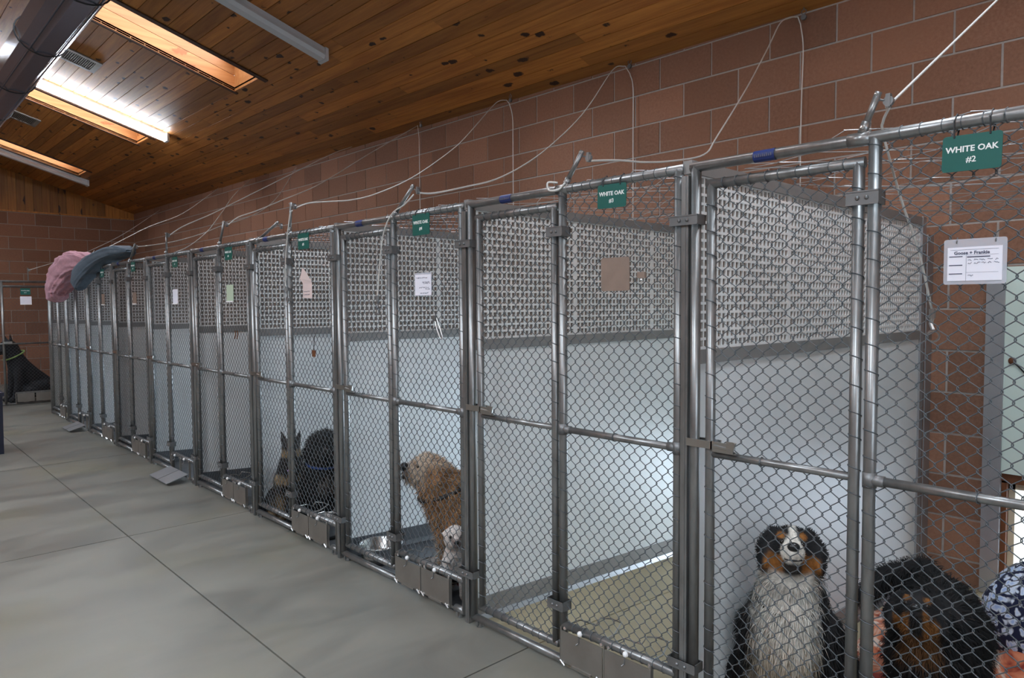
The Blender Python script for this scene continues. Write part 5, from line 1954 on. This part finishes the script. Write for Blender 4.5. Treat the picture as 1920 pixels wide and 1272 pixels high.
cp, oh = sit_caps(0.115, 0.135, 'flop', 1.18, 0.12)


def col_black(P):
    C = np.tile(np.array((0.014, 0.013, 0.013)), (len(P), 1))
    j = jag(P, 0.014)
    patch = sst(P[:, 0], 0.06, 0.10) * sst(0.07 - np.hypot(P[:, 1], (P[:, 2] - 0.36)) + j, 0, 0.04)
    return mixc(C, np.array((0.14, 0.12, 0.105)), patch)


def blue_collar(root):
    t = np.linspace(0, 2 * math.pi, 22)
    MB().tube([(0.04 + 0.140 * math.cos(q), 0.140 * math.sin(q), 0.52 - 0.03 * math.cos(q)) for q in t], 0.010, 6).build('collar', 'collar_blue', root, True)


make_dog('black_dog', 'big shaggy black dog with greyish chest patch beside the prick-eared dog', (0.24, 4.36, kfloor(0.24)), math.radians(-118), cp, col_black,
         [(oh(0.098, 0.044, 0.022), 0.012), (oh(0.098, -0.044, 0.022), 0.012)], (oh(0.180, 0, -0.018), (0.018, 0.024, 0.018)),
         (20000, lambda P: np.full(len(P), 0.042), 0.0024, lambda P, N: np.tile(np.array((-0.1, 0, -0.6)), (len(P), 1)), 12, 0.6, 0.006), 0.90, 0.014, 4, blue_collar)

cp, oh = sit_caps(0.114, 0.135, 'side', 0.85, 0.078, (0.10, 0, 0.62))


def col_chi(P):
    q = P - np.array((0.10, 0, 0.62))
    C = np.tile(np.array((0.60, 0.54, 0.50)), (len(P), 1))
    j = jag(P, 0.01)
    ey = sst(P[:, 2], 0.55, 0.6) * sst(0.030 - np.hypot(np.abs(q[:, 1]) - 0.046, q[:, 2] - 0.02), 0, 0.012) * sst(q[:, 0], 0.02, 0.05)
    C = mixc(C, np.array((0.10, 0.07, 0.06)), ey * 0.8)
    mz = sst(q[:, 0], 0.130, 0.155)
    C = mixc(C, np.array((0.13, 0.09, 0.08)), mz * 0.8)
    bd = sst(-P[:, 0], 0.0, 0.05) * sst(np.sin(P[:, 0] * 24) * np.cos(P[:, 2] * 22 + P[:, 1] * 14), 0.1, 0.4)
    return mixc(C, np.array((0.05, 0.04, 0.04)), bd)


make_dog('small_white_dog', 'small white short-haired dog with dark eyes under the golden dog', (0.14, 2.825, kfloor(0.14)), math.radians(-124), cp, col_chi,
         [(oh(0.098, 0.048, 0.026), 0.018), (oh(0.098, -0.048, 0.026), 0.018)], (oh(0.182, 0, -0.012), (0.018, 0.026, 0.020)), None, 0.53, 0.012, 5)

# tall dark dog sitting behind the end fence, side on
cp, oh = sit_caps(0.075, 0.15, 'erect', 0.85, 0.085, (0.09, 0, 0.63), -0.25)


def lime(root):
    t = np.linspace(0, 2 * math.pi, 20)
    MB().tube([(0.05 + 0.100 * math.cos(q), 0.095 * math.sin(q), 0.53 - 0.05 * math.cos(q)) for q in t], 0.008, 6).build('collar', 'collar_green', root, True)


make_dog('tall_black_dog', 'dark dog sitting behind the end fence gate', (-0.10, 13.75, 0), math.radians(195), cp, lambda P: np.tile(np.array((0.013, 0.013, 0.016)), (len(P), 1)),
         [(oh(0.06, 0.034, 0.022), 0.009), (oh(0.06, -0.034, 0.022), 0.009)], (oh(0.178, 0, -0.018), (0.014, 0.018, 0.014)), None, 1.42, 0.014, 5, lime)
